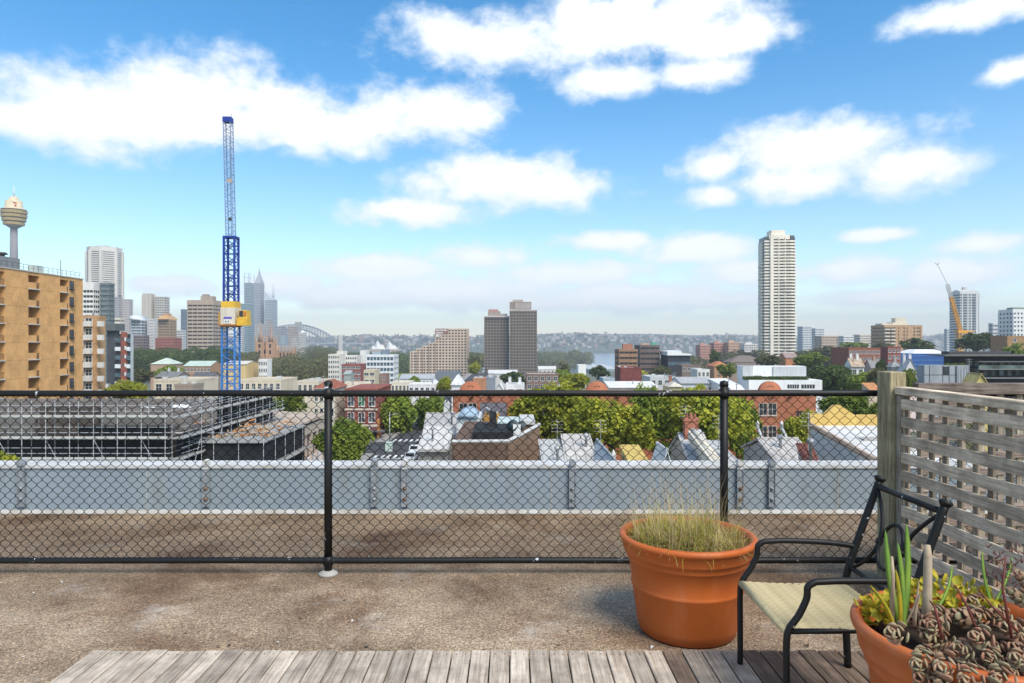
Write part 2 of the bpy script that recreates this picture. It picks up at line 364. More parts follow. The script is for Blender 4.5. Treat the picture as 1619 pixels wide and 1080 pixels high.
fe = thing('chain_link_fence', 'black chain-link wire fence with pipe posts and rails across the terrace', 'fence', (0,FY,0))
RT, RB = ZW(622,FY), ZW(886,FY)
for x in (-3.98,-1.263,1.457,4.18):
    po = SM(MB().tube([(0,0,0),(0,0,RT+.055)], .027, 16)).build('post', m_blk, fe, (x,0,0))
    SM(MB().lathe([(.029,RT+.05),(.031,RT+.062),(.026,RT+.082),(0,RT+.09)], 16)).build('cap', m_blk, po)
    SM(MB().lathe([(.07,.001),(.062,.014),(.03,.03)], 18)).build('base_collar', m_fls if x < 0 else m_blk, po)
    for z in (RT, RB): SM(MB().lathe([(.034,z-.03),(.034,z+.03)], 16)).build('clamp', m_blk, po)
for nm, z in (('top_rail',RT),('bottom_rail',RB)):
    pts = [(-4.6+.23*i, -.03 if 0 else 0, z+.0012*math.sin(i*.7)) for i in range(41)]
    SM(MB().tube(pts, .0215, 14)).build(nm, m_blk, fe)
w_, p_ = .0363, .0715; zt, zb = RT-.005, RB+.005; nz = int((zt-zb)/(p_/2)); p2 = (zt-zb)/nz
wm = []
for ph in (0, 1):
    pts = []
    for k in range(nz+1):
        rgt = (k+ph) % 2; x = (w_+.0012) if rgt else -.0012; z = zb+k*p2
        for dz in (-.0035, .0035): pts.append((x, (.0022 if rgt else -.0022), z+dz))
    wm.append(SM(MB().tube(pts, .0020, 6)).mesh('wire', m_wire))
for k in range(int(8.9/w_)): link('wire', wm[k % 2], fe, (-4.5+k*w_+random.Random(k).uniform(-.0012,.0012), .012*math.sin(k*.11)*0, 0))
# ---- timber: post and lattice screens
def timber(name, a, bcol, rough=.85, axis=0, dark=0.0):
    m = bpy.data.materials.new(name); m.use_nodes = True; t = m.node_tree; n = t.nodes; l = t.links; p = n['Principled BSDF']
    tcx = n.new('ShaderNodeTexCoord'); oi = n.new('ShaderNodeObjectInfo')
    ad = n.new('ShaderNodeVectorMath'); ad.operation = 'ADD'; l.new(tcx.outputs['Object'], ad.inputs[0])
    mu = n.new('ShaderNodeMath'); mu.operation = 'MULTIPLY'; mu.inputs[1].default_value = 40; l.new(oi.outputs['Random'], mu.inputs[0]); l.new(mu.outputs[0], ad.inputs[1])
    mp = n.new('ShaderNodeMapping'); s = [1,1,1]; s[axis] = .045; mp.inputs['Scale'].default_value = s; l.new(ad.outputs[0], mp.inputs[0])
    t1 = n.new('ShaderNodeTexNoise'); t1.inputs['Scale'].default_value = 75; t1.inputs['Detail'].default_value = 7; t1.inputs['Roughness'].default_value = .7; l.new(mp.outputs[0], t1.inputs['Vector'])
    t2 = n.new('ShaderNodeTexNoise'); t2.inputs['Scale'].default_value = 5; t2.inputs['Detail'].default_value = 6; t2.inputs['Roughness'].default_value = .65; l.new(ad.outputs[0], t2.inputs['Vector'])
    rp = n.new('ShaderNodeValToRGB'); e = rp.color_ramp.elements; e[0].position = .33; e[1].position = .6; e[0].color = (*bcol,1); e[1].color = (*a,1); l.new(t1.outputs[0], rp.inputs[0])
    mr = n.new('ShaderNodeMapRange'); l.new(t2.outputs[0], mr.inputs[0]); mr.inputs[1].default_value = .3; mr.inputs[2].default_value = .7; mr.inputs[3].default_value = .55; mr.inputs[4].default_value = 1.25
    rr = n.new('ShaderNodeMapRange'); l.new(oi.outputs['Random'], rr.inputs[0]); rr.inputs[3].default_value = .72; rr.inputs[4].default_value = 1.15
    mm = n.new('ShaderNodeMath'); mm.operation = 'MULTIPLY'; l.new(mr.outputs[0], mm.inputs[0]); l.new(rr.outputs[0], mm.inputs[1])
    sc = n.new('ShaderNodeVectorMath'); sc.operation = 'SCALE'; l.new(rp.outputs[0], sc.inputs[0]); l.new(mm.outputs[0], sc.inputs['Scale'])
    l.new(sc.outputs[0], p.inputs['Base Color']); p.inputs['Roughness'].default_value = rough; p.inputs['Specular IOR Level'].default_value = .2
    b = n.new('ShaderNodeBump'); b.inputs['Strength'].default_value = .55; b.inputs['Distance'].default_value = .004; l.new(t1.outputs[0], b.inputs['Height']); l.new(b.outputs[0], p.inputs['Normal'])
    return m
m_ty = timber('weathered_timber_y', (.80,.65,.48), (.40,.305,.21), axis=1)
m_tz = timber('weathered_timber_z', (.50,.43,.34), (.21,.175,.13), axis=2)
m_tzd = timber('weathered_timber_shade_tone', (.36,.30,.23), (.13,.105,.075), axis=2)  # uprights behind the slats: their shade is put into this darker colour
m_tx = timber('weathered_timber_x', (.36,.30,.26), (.13,.09,.075), axis=0)
m_post = timber('mossy_timber_post', (.58,.49,.31), (.24,.195,.10), axis=2)
def beam(b, x0, x1, y0, y1, z0, z1, c=.004):
    me = MB(); me.box(x0,x1,y0,y1,z0,z1); bm_ = bmesh.new(); vs = [bm_.verts.new(v) for v in me.v]
    for f in me.f: bm_.faces.new([vs[i] for i in f])
    bmesh.ops.bevel(bm_, geom=bm_.edges[:], offset=c, segments=1, affect='EDGES'); bm_.verts.index_update()
    b.add([v.co[:] for v in bm_.verts], [[v.index for v in f.verts] for f in bm_.faces]); bm_.free(); return b
beam(MB(), -.05,.06,-.08,.08,0,ZW(587,4.6), .006).build('timber_post', m_post, None, (2.53,4.56,0))
tag(bpy.data.objects['timber_post'], 'thick mossy square timber post at the end of the wire fence', 'post')
TX = 2.535
ls = thing('lattice_screen', 'weathered grey timber lattice screen running from the square post towards the camera', 'lattice', (TX,4.47,0))
TZ = 1.30
beam(MB(), -.03,.05,-3.2,0,TZ-.045,TZ+.005).build('top_rail', m_ty, ls)
beam(MB(), -.02,.03,-.045,0,.02,TZ-.05).build('end_stile', m_tz, ls)
beam(MB(), -.02,.04,-3.2,-.05,.03,.085).build('bottom_rail', m_ty, ls)
me_h = beam(MB(), -.014,.0,-3.15,-.047,-.035,.035,.002).mesh('slat', m_ty); me_v = beam(MB(), .002,.016,-.022,.022,.09,TZ-.047,.002).mesh('upright_slat', m_tzd)
rl = random.Random(3)
for k in range(10):
    o = link('slat', me_h, ls, (rl.uniform(-.003,.001), 0, TZ-.105-k*.115)); o.rotation_euler = (rl.uniform(-.002,.002),0,0)
for k in range(24): link('upright_slat', me_v, ls, (0, -.08-k*.129+rl.uniform(-.006,.006), 0))
l2 = thing('lattice_screen', 'darker lattice screen along the fence line seen behind the first lattice', 'lattice', (2.72,4.60,0))
beam(MB(), 0,2.6,-.03,.04,TZ-.055,TZ+.02).build('top_rail', m_tx, l2)
beam(MB(), 0,2.6,-.02,.03,.03,.09).build('bottom_rail', m_tx, l2)
me_h2 = beam(MB(), .02,2.58,-.014,-.002,-.021,.021,.002).mesh('slat', m_tx); me_v2 = beam(MB(), -.022,.022,0,.014,.09,TZ-.057,.002).mesh('upright_slat', m_tz)
for k in range(10): link('slat', me_h2, l2, (0, 0, TZ-.115-k*.115))
for k in range(20): link('upright_slat', me_v2, l2, (.06+k*.129, 0, 0))
rd_ = random.Random(77); b = MB()
for i in range(150):
    x, y = rd_.uniform(-3.6,2.4), rd_.choice((rd_.uniform(3.45,4.6), rd_.uniform(4.75,6.3), 6.33-abs(rd_.gauss(0,.06)), 3.45+abs(rd_.gauss(0,.05)))); s = rd_.uniform(.006,.02); a = rd_.uniform(0,6.283); u = Vector((math.cos(a),math.sin(a),0)); v = Vector((-u.y,u.x,0)); c = Vector((x,y,.004)); up = Vector((0,0,rd_.uniform(.002,.012)))
    b.add([c-u*s, c-v*s*.45+up, c+u*s+up*.4, c+v*s*.45+up], [(0,1,2,3)], rd_.choice((0,0,1,2)))
tag(b.build('leaf_litter', [mat('dry_leaf', (.20,.12,.06), .9, .2, 20), mat('pale_chip', (.62,.60,.56), .9, .1, 20), mat('dark_chip', (.07,.055,.04), .9, .1, 20)]), 'scattered dry leaves and grit on the concrete terrace floor', 'litter', kind='stuff')
# ---- timber deck
DZ = .06; DY = 3.405
dk = thing('timber_deck', 'low weathered timber deck of grey boards in the foreground', 'deck', (0,DY,0))
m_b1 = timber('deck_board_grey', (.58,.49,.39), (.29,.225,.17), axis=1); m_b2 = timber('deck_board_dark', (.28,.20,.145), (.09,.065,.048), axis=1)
rb = random.Random(11); x = -2.09; k = 0
nails = MB()
while x < 3.2:
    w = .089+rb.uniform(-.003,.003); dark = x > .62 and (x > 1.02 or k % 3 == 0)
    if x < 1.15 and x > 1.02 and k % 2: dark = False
    end = rb.uniform(-.008,.006)+(.014 if k in (21,22) else 0)
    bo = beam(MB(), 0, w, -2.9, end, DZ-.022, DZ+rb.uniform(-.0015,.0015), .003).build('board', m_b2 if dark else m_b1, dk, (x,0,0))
    for nx_ in (.022, w-.022): nails.lathe([(.004,DZ+.0018),(.003,DZ+.0026),(0,DZ+.0027)], 7, (x+nx_, -.045+rb.uniform(-.004,.004)))
    x += w+.0065; k += 1
tag(nails.build('nail_heads', m_rust, dk), kind='stuff')
b = MB()
for y in (-.07,-.6,-1.15,-1.7,-2.3): b.box(-2.07,3.2,y-.022,y+.022,0,DZ-.023)
b.build('joists', m_b2, dk)
# ---- terracotta pots
def terracotta():
    m = mat('terracotta_plastic', (.48,.115,.022), .5, .08, 5, coords='obj', spec=.35, col2=(.42,.095,.018)); return m
m_pot = terracotta(); stained(m_pot, 5.0, .30, (.50,.22,.11)); stained(m_pot, 14.0, .18, (.30,.07,.02)); m_soil = mat('soil', (.055,.04,.028), .95, .25, 30, bump=.8)
def pot(label, loc, R_, H):
    t = thing('plant_pot', label, 'pot', loc, 'terracotta pots'); r = R_
    pr = [(r*.66,0),(r*.70,.012),(r*.735,H*.12),(r*.80,H*.46),(r*.815,H*.475),(r*.822,H*.49),(r*.815,H*.505),(r*.81,H*.52),(r*.85,H*.74),(r*.875,H*.75),(r*.885,H*.765),(r*.89,H*.81),(r*.925,H*.825),(r*.935,H*.84),(r*.955,H*.93),(r*.985,H*.94),(r*1.0,H*.965),(r*.995,H*.985),(r*.97,H),(r*.93,H*1.0),(r*.915,H*.99),(r*.895,H*.98),(r*.88,H*.93),(r*.84,H*.8)]
    SM(MB().lathe(pr[:-3]+pr[-3:], 64)).build('body', m_pot, t)
    SM(MB().lathe([(r*.862,H*.87),(r*.5,H*.885),(0,H*.90)], 40)).build('soil', m_soil, t)
    return t
P1 = (XW(1086,3.80), 3.80, 0); P2 = (1.50, 2.22, DZ)
pot('large terracotta pot holding dry grass, standing on the concrete behind the deck', P1, .375, .535)
pot('terracotta pot crowded with succulents in the near right corner', P2, .36, .61)
m_gr = mat('dry_grass', (.50,.42,.075), .8, .2, 9, col2=(.22,.29,.05), trans=.3, coords='obj')
m_straw = mat('straw_grass', (.62,.50,.28), .8, .15, 9, col2=(.40,.27,.11), trans=.3, coords='obj')
def blade(b, base, ang, lean, ln, w, curve, mi, seg=4):
    d = Vector((math.cos(ang), math.sin(ang), 0)); s = Vector((-d.y, d.x, 0)); p = Vector(base); vs = []
    th = lean
    for i in range(seg+1):
        ww = w*(1-i/seg)+.0004; vs += [p-s*ww, p+s*ww]
        p = p+(d*math.sin(th)+Vector((0,0,1))*math.cos(th))*(ln/seg); th += curve/seg
    b.add(vs, [(2*i,2*i+1,2*i+3,2*i+2) for i in range(seg)], mi)
m_brn = mat('brown_grass', (.30,.16,.06), .85, .2, 9, col2=(.12,.06,.03), trans=.2, coords='obj')
rg = random.Random(8); b = MB()
for i in range(2900):
    a = rg.uniform(0, 2*math.pi); rr = .305*math.sqrt(rg.random()); bx, by = rr*math.cos(a), rr*math.sin(a)
    kind = rg.random(); edge = rr/.305
    if kind < .07: ln, w, mi, le, cu = rg.uniform(.24,.40), .0011, 1, rg.uniform(.05,.45), rg.uniform(0,.5)
    elif kind < .40: ln, w, mi, le, cu = rg.uniform(.06,.13), .0022, 2, rg.uniform(.4,1.3), rg.uniform(.2,1.2)
    else: ln, w, mi, le, cu = rg.uniform(.11,.27)*(1.25-.65*edge), rg.uniform(.0014,.003), (0 if rg.random() < .62 else 1), rg.uniform(.05,1.0), rg.uniform(.4,2.6)
    if bx > .14 and kind > .4 and rg.random() < .5: continue
    blade(b, (bx,by,0), a+rg.gauss(0,1.1), le, ln, w, cu, mi)
tag(b.build('grass_clump', [m_gr, m_straw, m_brn], None, (P1[0], P1[1], .535*.885)), 'clump of dry yellow-green ornamental grass growing in the large terracotta pot', 'grass')
# ---- pot 2 plants
top = DZ+.61*.885
m_iris = mat('iris_leaf', (.17,.33,.06), .5, .2, 6, col2=(.30,.42,.07), trans=.25, coords='obj'); m_dead = mat('dead_stalk', (.46,.37,.27), .9, .25, 12, col2=(.26,.19,.12), coords='obj')
m_yel = mat('yellow_leaf', (.56,.42,.03), .6, .15, 22, col2=(.27,.33,.04), trans=.25, coords='obj')
ir = thing('iris_plant', 'tall upright green sword leaves with cut pale stalks in the succulent pot', 'plant', (XW(1455,2.2), 2.2, top))
def sword(pts, w, mt, name='leaf'):
    b = MB(); n = len(pts); vs = []
    for i, p in enumerate(pts):
        p = Vector(p); t = i/(n-1); ww = w*(1-t**3)+.0005
        vs += [p+Vector((-ww,0,0)), p+Vector((0,-.25*w,0)), p+Vector((ww,0,0)), p+Vector((0,.25*w,0))]
    fs = []
    for i in range(n-1):
        for j in range(4): fs.append((i*4+j, i*4+(j+1)%4, (i+1)*4+(j+1)%4, (i+1)*4+j))
    return SM(b.add(vs, fs)).build(name, mt, ir)
O = ir.location
def rel(px, py, d=2.2): return P(px, py, d)-O
def swl(p0, p1, w, mt, bend=.01, d0=2.2, d1=2.2, name='leaf'):
    a, c = rel(*p0, d0), rel(*p1, d1); return sword([a.lerp(c, t)+Vector((bend*math.sin(t*3.1),0,0)) for t in (0,.2,.4,.6,.8,.93,1)], w, mt, name)
swl((1422,990),(1400,838),.011, m_iris, -.008); swl((1430,990),(1419,857),.010, m_iris, .006); swl((1428,985),(1433,828),.012, m_iris, .01)
swl((1424,985),(1416,900),.008, m_yel, .004, 2.19, 2.15); swl((1412,990),(1375,925),.008, m_yel, .012, 2.2, 2.1)
swl((1433,985),(1452,915),.004, m_dead, .012, 2.2, 2.16); swl((1446,990),(1456,935),.006, m_dead, -.006, 2.18, 2.12)
swl((1470,980),(1505,893),.007, m_iris, .02, 2.3, 2.35); swl((1570,960),(1553,870),.006, m_iris, -.01, 2.35, 2.4); swl((1575,950),(1600,880),.006, m_iris, .01, 2.35, 2.4)
SM(MB().tube([rel(1464,1000), rel(1466,940), rel(1467,880), rel(1466,862)], [.016,.014,.0125,.009], 9)).build('cut_stalk', m_dead, ir)
SM(MB().tube([rel(1411,985), rel(1411,905), rel(1410,880)], [.008,.007,.004], 7)).build('cut_stalk', m_dead, ir)
# leafy yellow-green filler
rg = random.Random(4)
def leafmesh(nm, l, w, cup, mt, th=.0):
    b = MB(); vs = []; fs = []; nu, nv = 6, 5
    for side in ((1,) if th == 0 else (1,-1)):
        o = len(vs)
        for i in range(nu+1):
            u = i/nu; hw = w*(math.sin(math.pi*min(1,u*.93+.07))**.75)
            for j in range(nv):
                v = j/(nv-1)*2-1; vs.append((v*hw, u*l, cup*(v*v-.4)*w+cup*.5*u*l*u+side*th*(1-v*v)*math.sin(math.pi*min(1,u*.9+.1))))
        for i in range(nu):
            for j in range(nv-1):
                q = (o+i*nv+j, o+i*nv+j+1, o+(i+1)*nv+j+1, o+(i+1)*nv+j); fs.append(q if side == 1 else q[::-1])
    return SM(b.add(vs, fs)).mesh(nm, mt)
me_y = leafmesh('leaf', .055, .024, .5, m_yel)
def bushy(label, c, n, spread, me, sc=(0.38,.8), name='leafy_plant'):
    t = thing(name, label, 'plant', c)
    for i in range(n):
        a = rg.uniform(0, 6.283); rr = spread*math.sqrt(rg.random())
        o = link('leaf', me, t, (rr*math.cos(a), rr*math.sin(a)*.8, rg.uniform(.0,.085)))
        o.rotation_euler = (rg.uniform(-.2,1.0), rg.uniform(-.5,.5), rg.uniform(0,6.283)); s = rg.uniform(*sc); o.scale = (s,s,s)
    return t
bushy('yellow-green leafy plant at the left rim of the succulent pot', (XW(1398,2.33),2.36,top+.02), 70, .07, me_y)
bushy('bright yellow-green leafy plant behind the cut stalk in the succulent pot', (XW(1500,2.42),2.42,top+.03), 170, .17, me_y)
# chunky grey-purple succulent branches: rows of fleshy rounded leaves
m_suc = mat('succulent_leaf', (.46,.23,.155), .6, .2, 38, col2=(.26,.20,.11), coords='obj', spec=.2, rnd=.45)
m_stem = mat('red_stem', (.16,.04,.03), .6, .2, 10, coords='obj')
def fleshy(l, w, th, mt):
    b = MB(); n = 10; prof = [(.0,.0),(.16,.30),(.4,.72),(.65,1.0),(.85,.86),(.96,.45),(1.0,.0)]
    for u, ww in prof:
        for j in range(n):
            a = 2*math.pi*j/n; b.v.append((ww*w*math.cos(a), u*l, max(ww,.18)*th*math.sin(a)*(1 if 0 < u < 1 else 0)+.006*(u**2)))
    for i in range(len(prof)-1):
        for j in range(n): b.f.append((i*n+j, (i+1)*n+j, (i+1)*n+(j+1)%n, i*n+(j+1)%n)); b.m.append(0)
    return SM(b).mesh('leaf', mt)
_t = m_suc.node_tree; _n = _t.nodes; _p = _n['Principled BSDF']; _old = _p.inputs['Base Color'].links[0].from_socket
_oi = _n.new('ShaderNodeObjectInfo'); _mr = _n.new('ShaderNodeMapRange'); _mr.inputs[1].default_value = .35; _mr.inputs[2].default_value = .8; _mr.inputs[4].default_value = .75; _t.links.new(_oi.outputs['Random'], _mr.inputs[0])
_mx = _n.new('ShaderNodeMix'); _mx.data_type = 'RGBA'; _t.links.new(_mr.outputs[0], _mx.inputs[0]); _t.links.new(_old, _mx.inputs[6]); _mx.inputs[7].default_value = (.24,.25,.15,1); _t.links.new(_mx.outputs[2], _p.inputs['Base Color'])
me_s = fleshy(.034, .0165, .0050, m_suc)
sc_t = thing('succulent_plant', 'grey-purple succulent with rows of fleshy rounded leaves filling the right side of its pot', 'plant', (P2[0], P2[1], top))
O2 = sc_t.location
def branch(p0, p1, n):
    a, c = P(*p0)-O2, P(*p1)-O2; ax = (c-a).normalized(); q = ax.to_track_quat('Z','Y'); a = c-ax*min((c-a).length, .085); n = 20
    for i in range(n):
        t = i/(n-1); ang = i*2.39996+rg.uniform(-.15,.15); rad = .016*(1-t*.75)
        qq = q @ Matrix.Rotation(ang,3,'Z').to_quaternion()
        o = link('leaf', me_s, sc_t, a.lerp(c, t*.8)+qq @ Vector((0,rad,0))); o.rotation_mode = 'QUATERNION'
        o.rotation_quaternion = qq @ Matrix.Rotation(.62+.62*t+rg.uniform(-.12,.12),3,'X').to_quaternion()
        k = rg.uniform(.85,1.15)*(1.0-.38*t); o.scale = (k,k,k)
br = [((1475,1010,2.15),(1402,1000,2.02),11),((1500,1035,2.1),(1445,1052,1.96),10),((1520,1000,2.15),(1455,975,2.2),10),((1540,1035,2.05),(1482,1058,1.92),10),((1560,990,2.2),(1495,968,2.25),10),
      ((1570,1050,2.0),(1520,1080,1.88),10),((1590,1020,2.1),(1535,1005,2.02),10),((1600,985,2.25),(1545,960,2.32),10),((1620,1060,2.0),(1570,1075,1.88),10),((1640,1010,2.15),(1585,990,2.1),10),((1640,960,2.3),(1590,930,2.35),10),
      ((1560,960,2.35),(1530,950,2.3),7),((1660,1050,2.05),(1600,1040,1.95),10),((1510,975,2.3),(1470,990,2.1),8),((1640,930,2.35),(1605,905,2.42),9),((1600,1090,1.95),(1550,1100,1.84),9),((1540,1075,1.98),(1480,1100,1.84),10)]
for bb in br: branch(*bb)
rg = random.Random(31)
for i in range(34):
    px, py = rg.uniform(1470,1660), rg.uniform(965,1090); dd = 2.32-(py-965)/125*.34; ax = rg.uniform(-60,-25); branch((px,py+8,dd), (px+ax*.8, py-rg.uniform(-14,22), dd-rg.uniform(.02,.10)), 8)
for p0, p1, p2 in (((1560,1035),(1530,960),(1510,925)),((1600,1010),(1585,930),(1590,880)),((1490,1010),(1478,960),(1470,950)),((1610,1000),(1570,960),(1545,930))):
    SM(MB().tube([P(*p0,2.05)-O2, P(*p1,2.08)-O2, P(*p2,2.1)-O2], [.0045,.0035,.002], 6)).build('flower_stalk', m_stem, sc_t)
b = MB()
for i in range(70):
    c = P(rg.uniform(1555,1640), rg.uniform(862,930), 2.3)-O2; b.tube([c, c+Vector((rg.gauss(0,.01),rg.gauss(0,.01),rg.uniform(.008,.02)))], [.0025,.001], 4)
tag(b.build('dried_flowers', m_stem, sc_t), kind='stuff')
# ---- garden chair, facing left
m_ch = mat('black_chair_paint', (.010,.010,.010), .5, .15, 6, coords='obj', spec=.3); 
t_ = m_ch.node_tree; n_ = t_.nodes; tx = n_.new('ShaderNodeTexNoise'); tx.inputs['Scale'].default_value = 26; tx.inputs['Detail'].default_value = 6
t_.links.new(n_.new('ShaderNodeTexCoord').outputs['Object'], tx.inputs['Vector']); mr = n_.new('ShaderNodeMapRange'); mr.inputs[1].default_value = .70; mr.inputs[2].default_value = .715; t_.links.new(tx.outputs[0], mr.inputs[0])
mx = n_.new('ShaderNodeMix'); mx.data_type = 'RGBA'; t_.links.new(mr.outputs[0], mx.inputs[0]); pb = n_['Principled BSDF']; t_.links.new(pb.inputs['Base Color'].links[0].from_socket, mx.inputs[6]); mx.inputs[7].default_value = (.45,.44,.42,1); t_.links.new(mx.outputs[2], pb.inputs['Base Color'])
m_cord = mat('cream_cord', (.47,.40,.235), .75, .1, 20, col2=(.35,.29,.16), coords='obj')
ch = thing('garden_chair', 'black tubular metal garden chair with cream woven seat facing left on the deck', 'chair', (1.09,2.985,DZ))
def sm_path(pts, n=6):
    pts = [Vector(p) for p in pts]; out = []
    for i in range(len(pts)-1):
        p0, p1, p2, p3 = pts[max(i-1,0)], pts[i], pts[i+1], pts[min(i+2,len(pts)-1)]
        for k in range(n):
            t = k/n; out.append(.5*((2*p1)+(p2-p0)*t+(2*p0-5*p1+4*p2-p3)*t*t+(3*p1-p0-3*p2+p3)*t*t*t))
    return out+[pts[-1]]
ztop = .885; arm = .585; SH = .385
for s in (-1, 1):                                   # s=+1 far side, -1 near side
    y = s*.275; yb = s*.245
    leg = sm_path([(.0,y,0),(.0,y,.18),(.0,y,.345),(.012,y,.40),(.05,y,.455),(.08,y,.52),(.085,y,.565),(.115,y,arm)], 6)+sm_path([(.20,y,arm+.004),(.33,y*.98,arm+.002),(.45,y*.94,arm-.004),(.535,yb,arm-.015)], 5)
    SM(MB().tube(leg, .0135, 12)).build('front_leg_and_arm', m_ch, ch)
    post = [(.50,yb,0),(.492,yb,.16),(.485,yb,.33),(.50,yb,.46),(.575,yb,.68),(.65,yb,ztop)]
    SM(MB().tube(sm_path(post, 5), [.0165]*26, 12)).build('back_post', m_ch, ch)
    SM(MB().lathe([(.017,-.012),(.026,0),(.027,.008),(.018,.014),(0,.015)], 14)).build('post_cap', m_ch, ch, (.651,yb,ztop+.004)).rotation_euler = (0,R(20),0)
    SM(MB().tube([(.005,y*.97,SH),(.485,yb*.97,SH-.008)], .011, 10)).build('seat_side_rail', m_ch, ch)
    BX = lambda z: .50+(z-.46)*.352
    sc2 = sm_path([(BX(.84),yb*.93,.84),(BX(.79),yb*.70,.79),(BX(.72),yb*.46,.72),(BX(.64),yb*.36,.64),(BX(.57),yb*.46,.57),(BX(.51),yb*.70,.51),(BX(.475),yb*.94,.475)], 5)
    SM(MB().tube(sc2, .0085, 9)).build('scroll', m_ch, ch)
    SM(MB().box(-.012,.012,-.01,.01,-.012,.012)).build('clip', m_ch, ch, (BX(.64),yb*.355,.64)).rotation_euler = (0,R(20),0)
SM(MB().tube([(BX(.855),-.245,.855),(BX(.855),.245,.855)], .0135, 12)).build('top_bar', m_ch, ch)
SM(MB().tube([(BX(.475),-.245,.475),(BX(.475),.245,.475)], .011, 12)).build('lower_back_bar', m_ch, ch)
ring = [(BX(.64+.095*math.sin(a)), .082*math.cos(a), .64+.095*math.sin(a)) for a in [2*math.pi*i/28 for i in range(29)]]
SM(MB().tube(ring, .0085, 9, cap=False)).build('ring', m_ch, ch)
SM(MB().tube([(.005,-.27,SH),(.005,.27,SH)], .0165, 12)).build('wrapped_front_rail', m_cord, ch)
SM(MB().tube([(.48,-.235,SH-.008),(.48,.235,SH-.008)], .0125, 12)).build('wrapped_rear_rail', m_cord, ch)
nc = 32
cm = []
for q in (1,-1):
    cm.append(SM(MB().tube([(.004+.475*k/26, .0012*(1 if k % 2 else -1), -.010*math.sin(k/26*math.pi)+q*.0016*(1 if k % 2 else -1)) for k in range(27)], .0066, 6)).mesh('seat_cord', m_cord))
for i in range(nc): link('seat_cord', cm[i % 2], ch, (0, -.252+.504*i/(nc-1), SH+.012))
# ================================================================== CITY: builders
G_DARK = glassmat('window_glass_dark', (.035,.042,.05)); G_BLUE = glassmat('window_glass_blue', (.10,.16,.20)); G_GREY = glassmat('window_glass_grey', (.085,.095,.105))
def C(*c): return tuple(c)
_cm = {}
def cm(col, streak=True, kind='render'):
    k = (tuple(round(c,3) for c in col), kind)
    if k not in _cm:
        nm = '%s_%d' % (kind, len(_cm))
        if kind == 'brick': _cm[k] = mat(nm, col, .9, .14, .55, fine=9, col2=tuple(c*.74 for c in col))
        elif kind == 'tile': _cm[k] = mat(nm, col, .85, .2, 1.3, fine=6)
        elif kind == 'metalroof': _cm[k] = mat(nm, col, .55, .12, .5, fine=7, spec=.25, fmix=.35)
        else: _cm[k] = mat(nm, col, .85, .10, .35, fine=8, streak=True, col2=tuple(c*.84 for c in col), fmix=.25)
    return _cm[k]
M_WF = mat('window_frame_white', (.70,.69,.66), .6, .05, 2); M_DF = mat('window_frame_dark', (.05,.05,.055), .6, .1, 2)
_wm = {}
def winmesh(w, h, bars=1, glass=None, frame=None, sill=True):
    k = (round(w,2), round(h,2), bars, (glass or G_DARK).name, (frame or M_WF).name, sill)
    if k not in _wm:
        b = MB(); f = min(.09, w*.09); d = .05
        b.box(-w/2, w/2, -.012, .0, 0, h, 1)
        b.box(-w/2-f, -w/2, -d, 0, -f, h+f); b.box(w/2, w/2+f, -d, 0, -f, h+f); b.box(-w/2, w/2, -d, 0, h, h+f); b.box(-w/2, w/2, -d, 0, -f, 0)
        for i in range(bars): x = -w/2+w*(i+1)/(bars+1); b.box(x-f*.35, x+f*.35, -d*.7, -.012, 0, h)
        if bars: b.box(-w/2, w/2, -d*.6, -.013, h*.5-f*.3, h*.5+f*.3)
        if sill: b.box(-w/2-f*1.6, w/2+f*1.6, -d*2.6, 0, -f*2.2, -f)
        _wm[k] = b.mesh('window', [frame or M_WF, glass or G_DARK])
    return _wm[k]
def windows(parent, x0, x1, z0, z1, y, cols, rows, w, h, bars=1, glass=None, frame=None, face='-Y', sill=True):
    me = winmesh(w, h, bars, glass, frame, sill)
    for r in range(rows):
        z = z0+(z1-z0)*(r+.5)/rows-h/2
        for c in range(cols):
            x = x0+(x1-x0)*(c+.5)/cols
            if face == '-Y': link('window', me, parent, (x, y, z))
            else:
                o = link('window', me, parent, (y, x, z)); o.rotation_euler = (0, 0, R(90) if face == '+X' else R(-90))
def lattice(t, x0, x1, y0, y1, z0, z1, fh, wf, nx, ny, pf, wall, glass, proud=.35, top=1.5, anchor=None, pier_name='piers', band_kind=None):
    """glass core wrapped in real floor bands and piers"""
    MB().box(x0, x1, y0, y1, z0, z1-.2).build('glazing', glass, t)
    zt = z1 if anchor is None else anchor
    bh = fh*(1-wf); me = MB().box(x0-proud, x1+proud, y0-proud, y1+proud, 0, bh).mesh('floor_band', wall)
    k = 0
    while True:
        z = zt-top-fh*(k+1)+fh*wf*0
        if z < z0: break
        if z+bh < z1-top: link('floor_band', me, t, (0,0,z))
        k += 1
    MB().box(x0-proud-.03, x1+proud+.03, y0-proud-.03, y1+proud+.03, z1-top, z1).build('parapet', wall, t)
    if nx:
        b = MB(); q = proud-.06
        for n, a0, a1, fx in ((nx, x0, x1, True), (ny, y0, y1, False)):
            if not n: continue
            pw = (a1-a0)/n*pf
            for i in range(n+1):
                c = a0+(a1-a0)*i/n
                if fx: b.box(c-pw/2, c+pw/2, y0-q, y0, z0, z1-top); b.box(c-pw/2, c+pw/2, y1, y1+q, z0, z1-top)
                else: b.box(x0-q-.01, x0, c-pw/2, c+pw/2, z0, z1-top); b.box(x1, x1+q+.01, c-pw/2, c+pw/2, z0, z1-top)
        tag(b.build(pier_name, wall, t), kind='stuff')
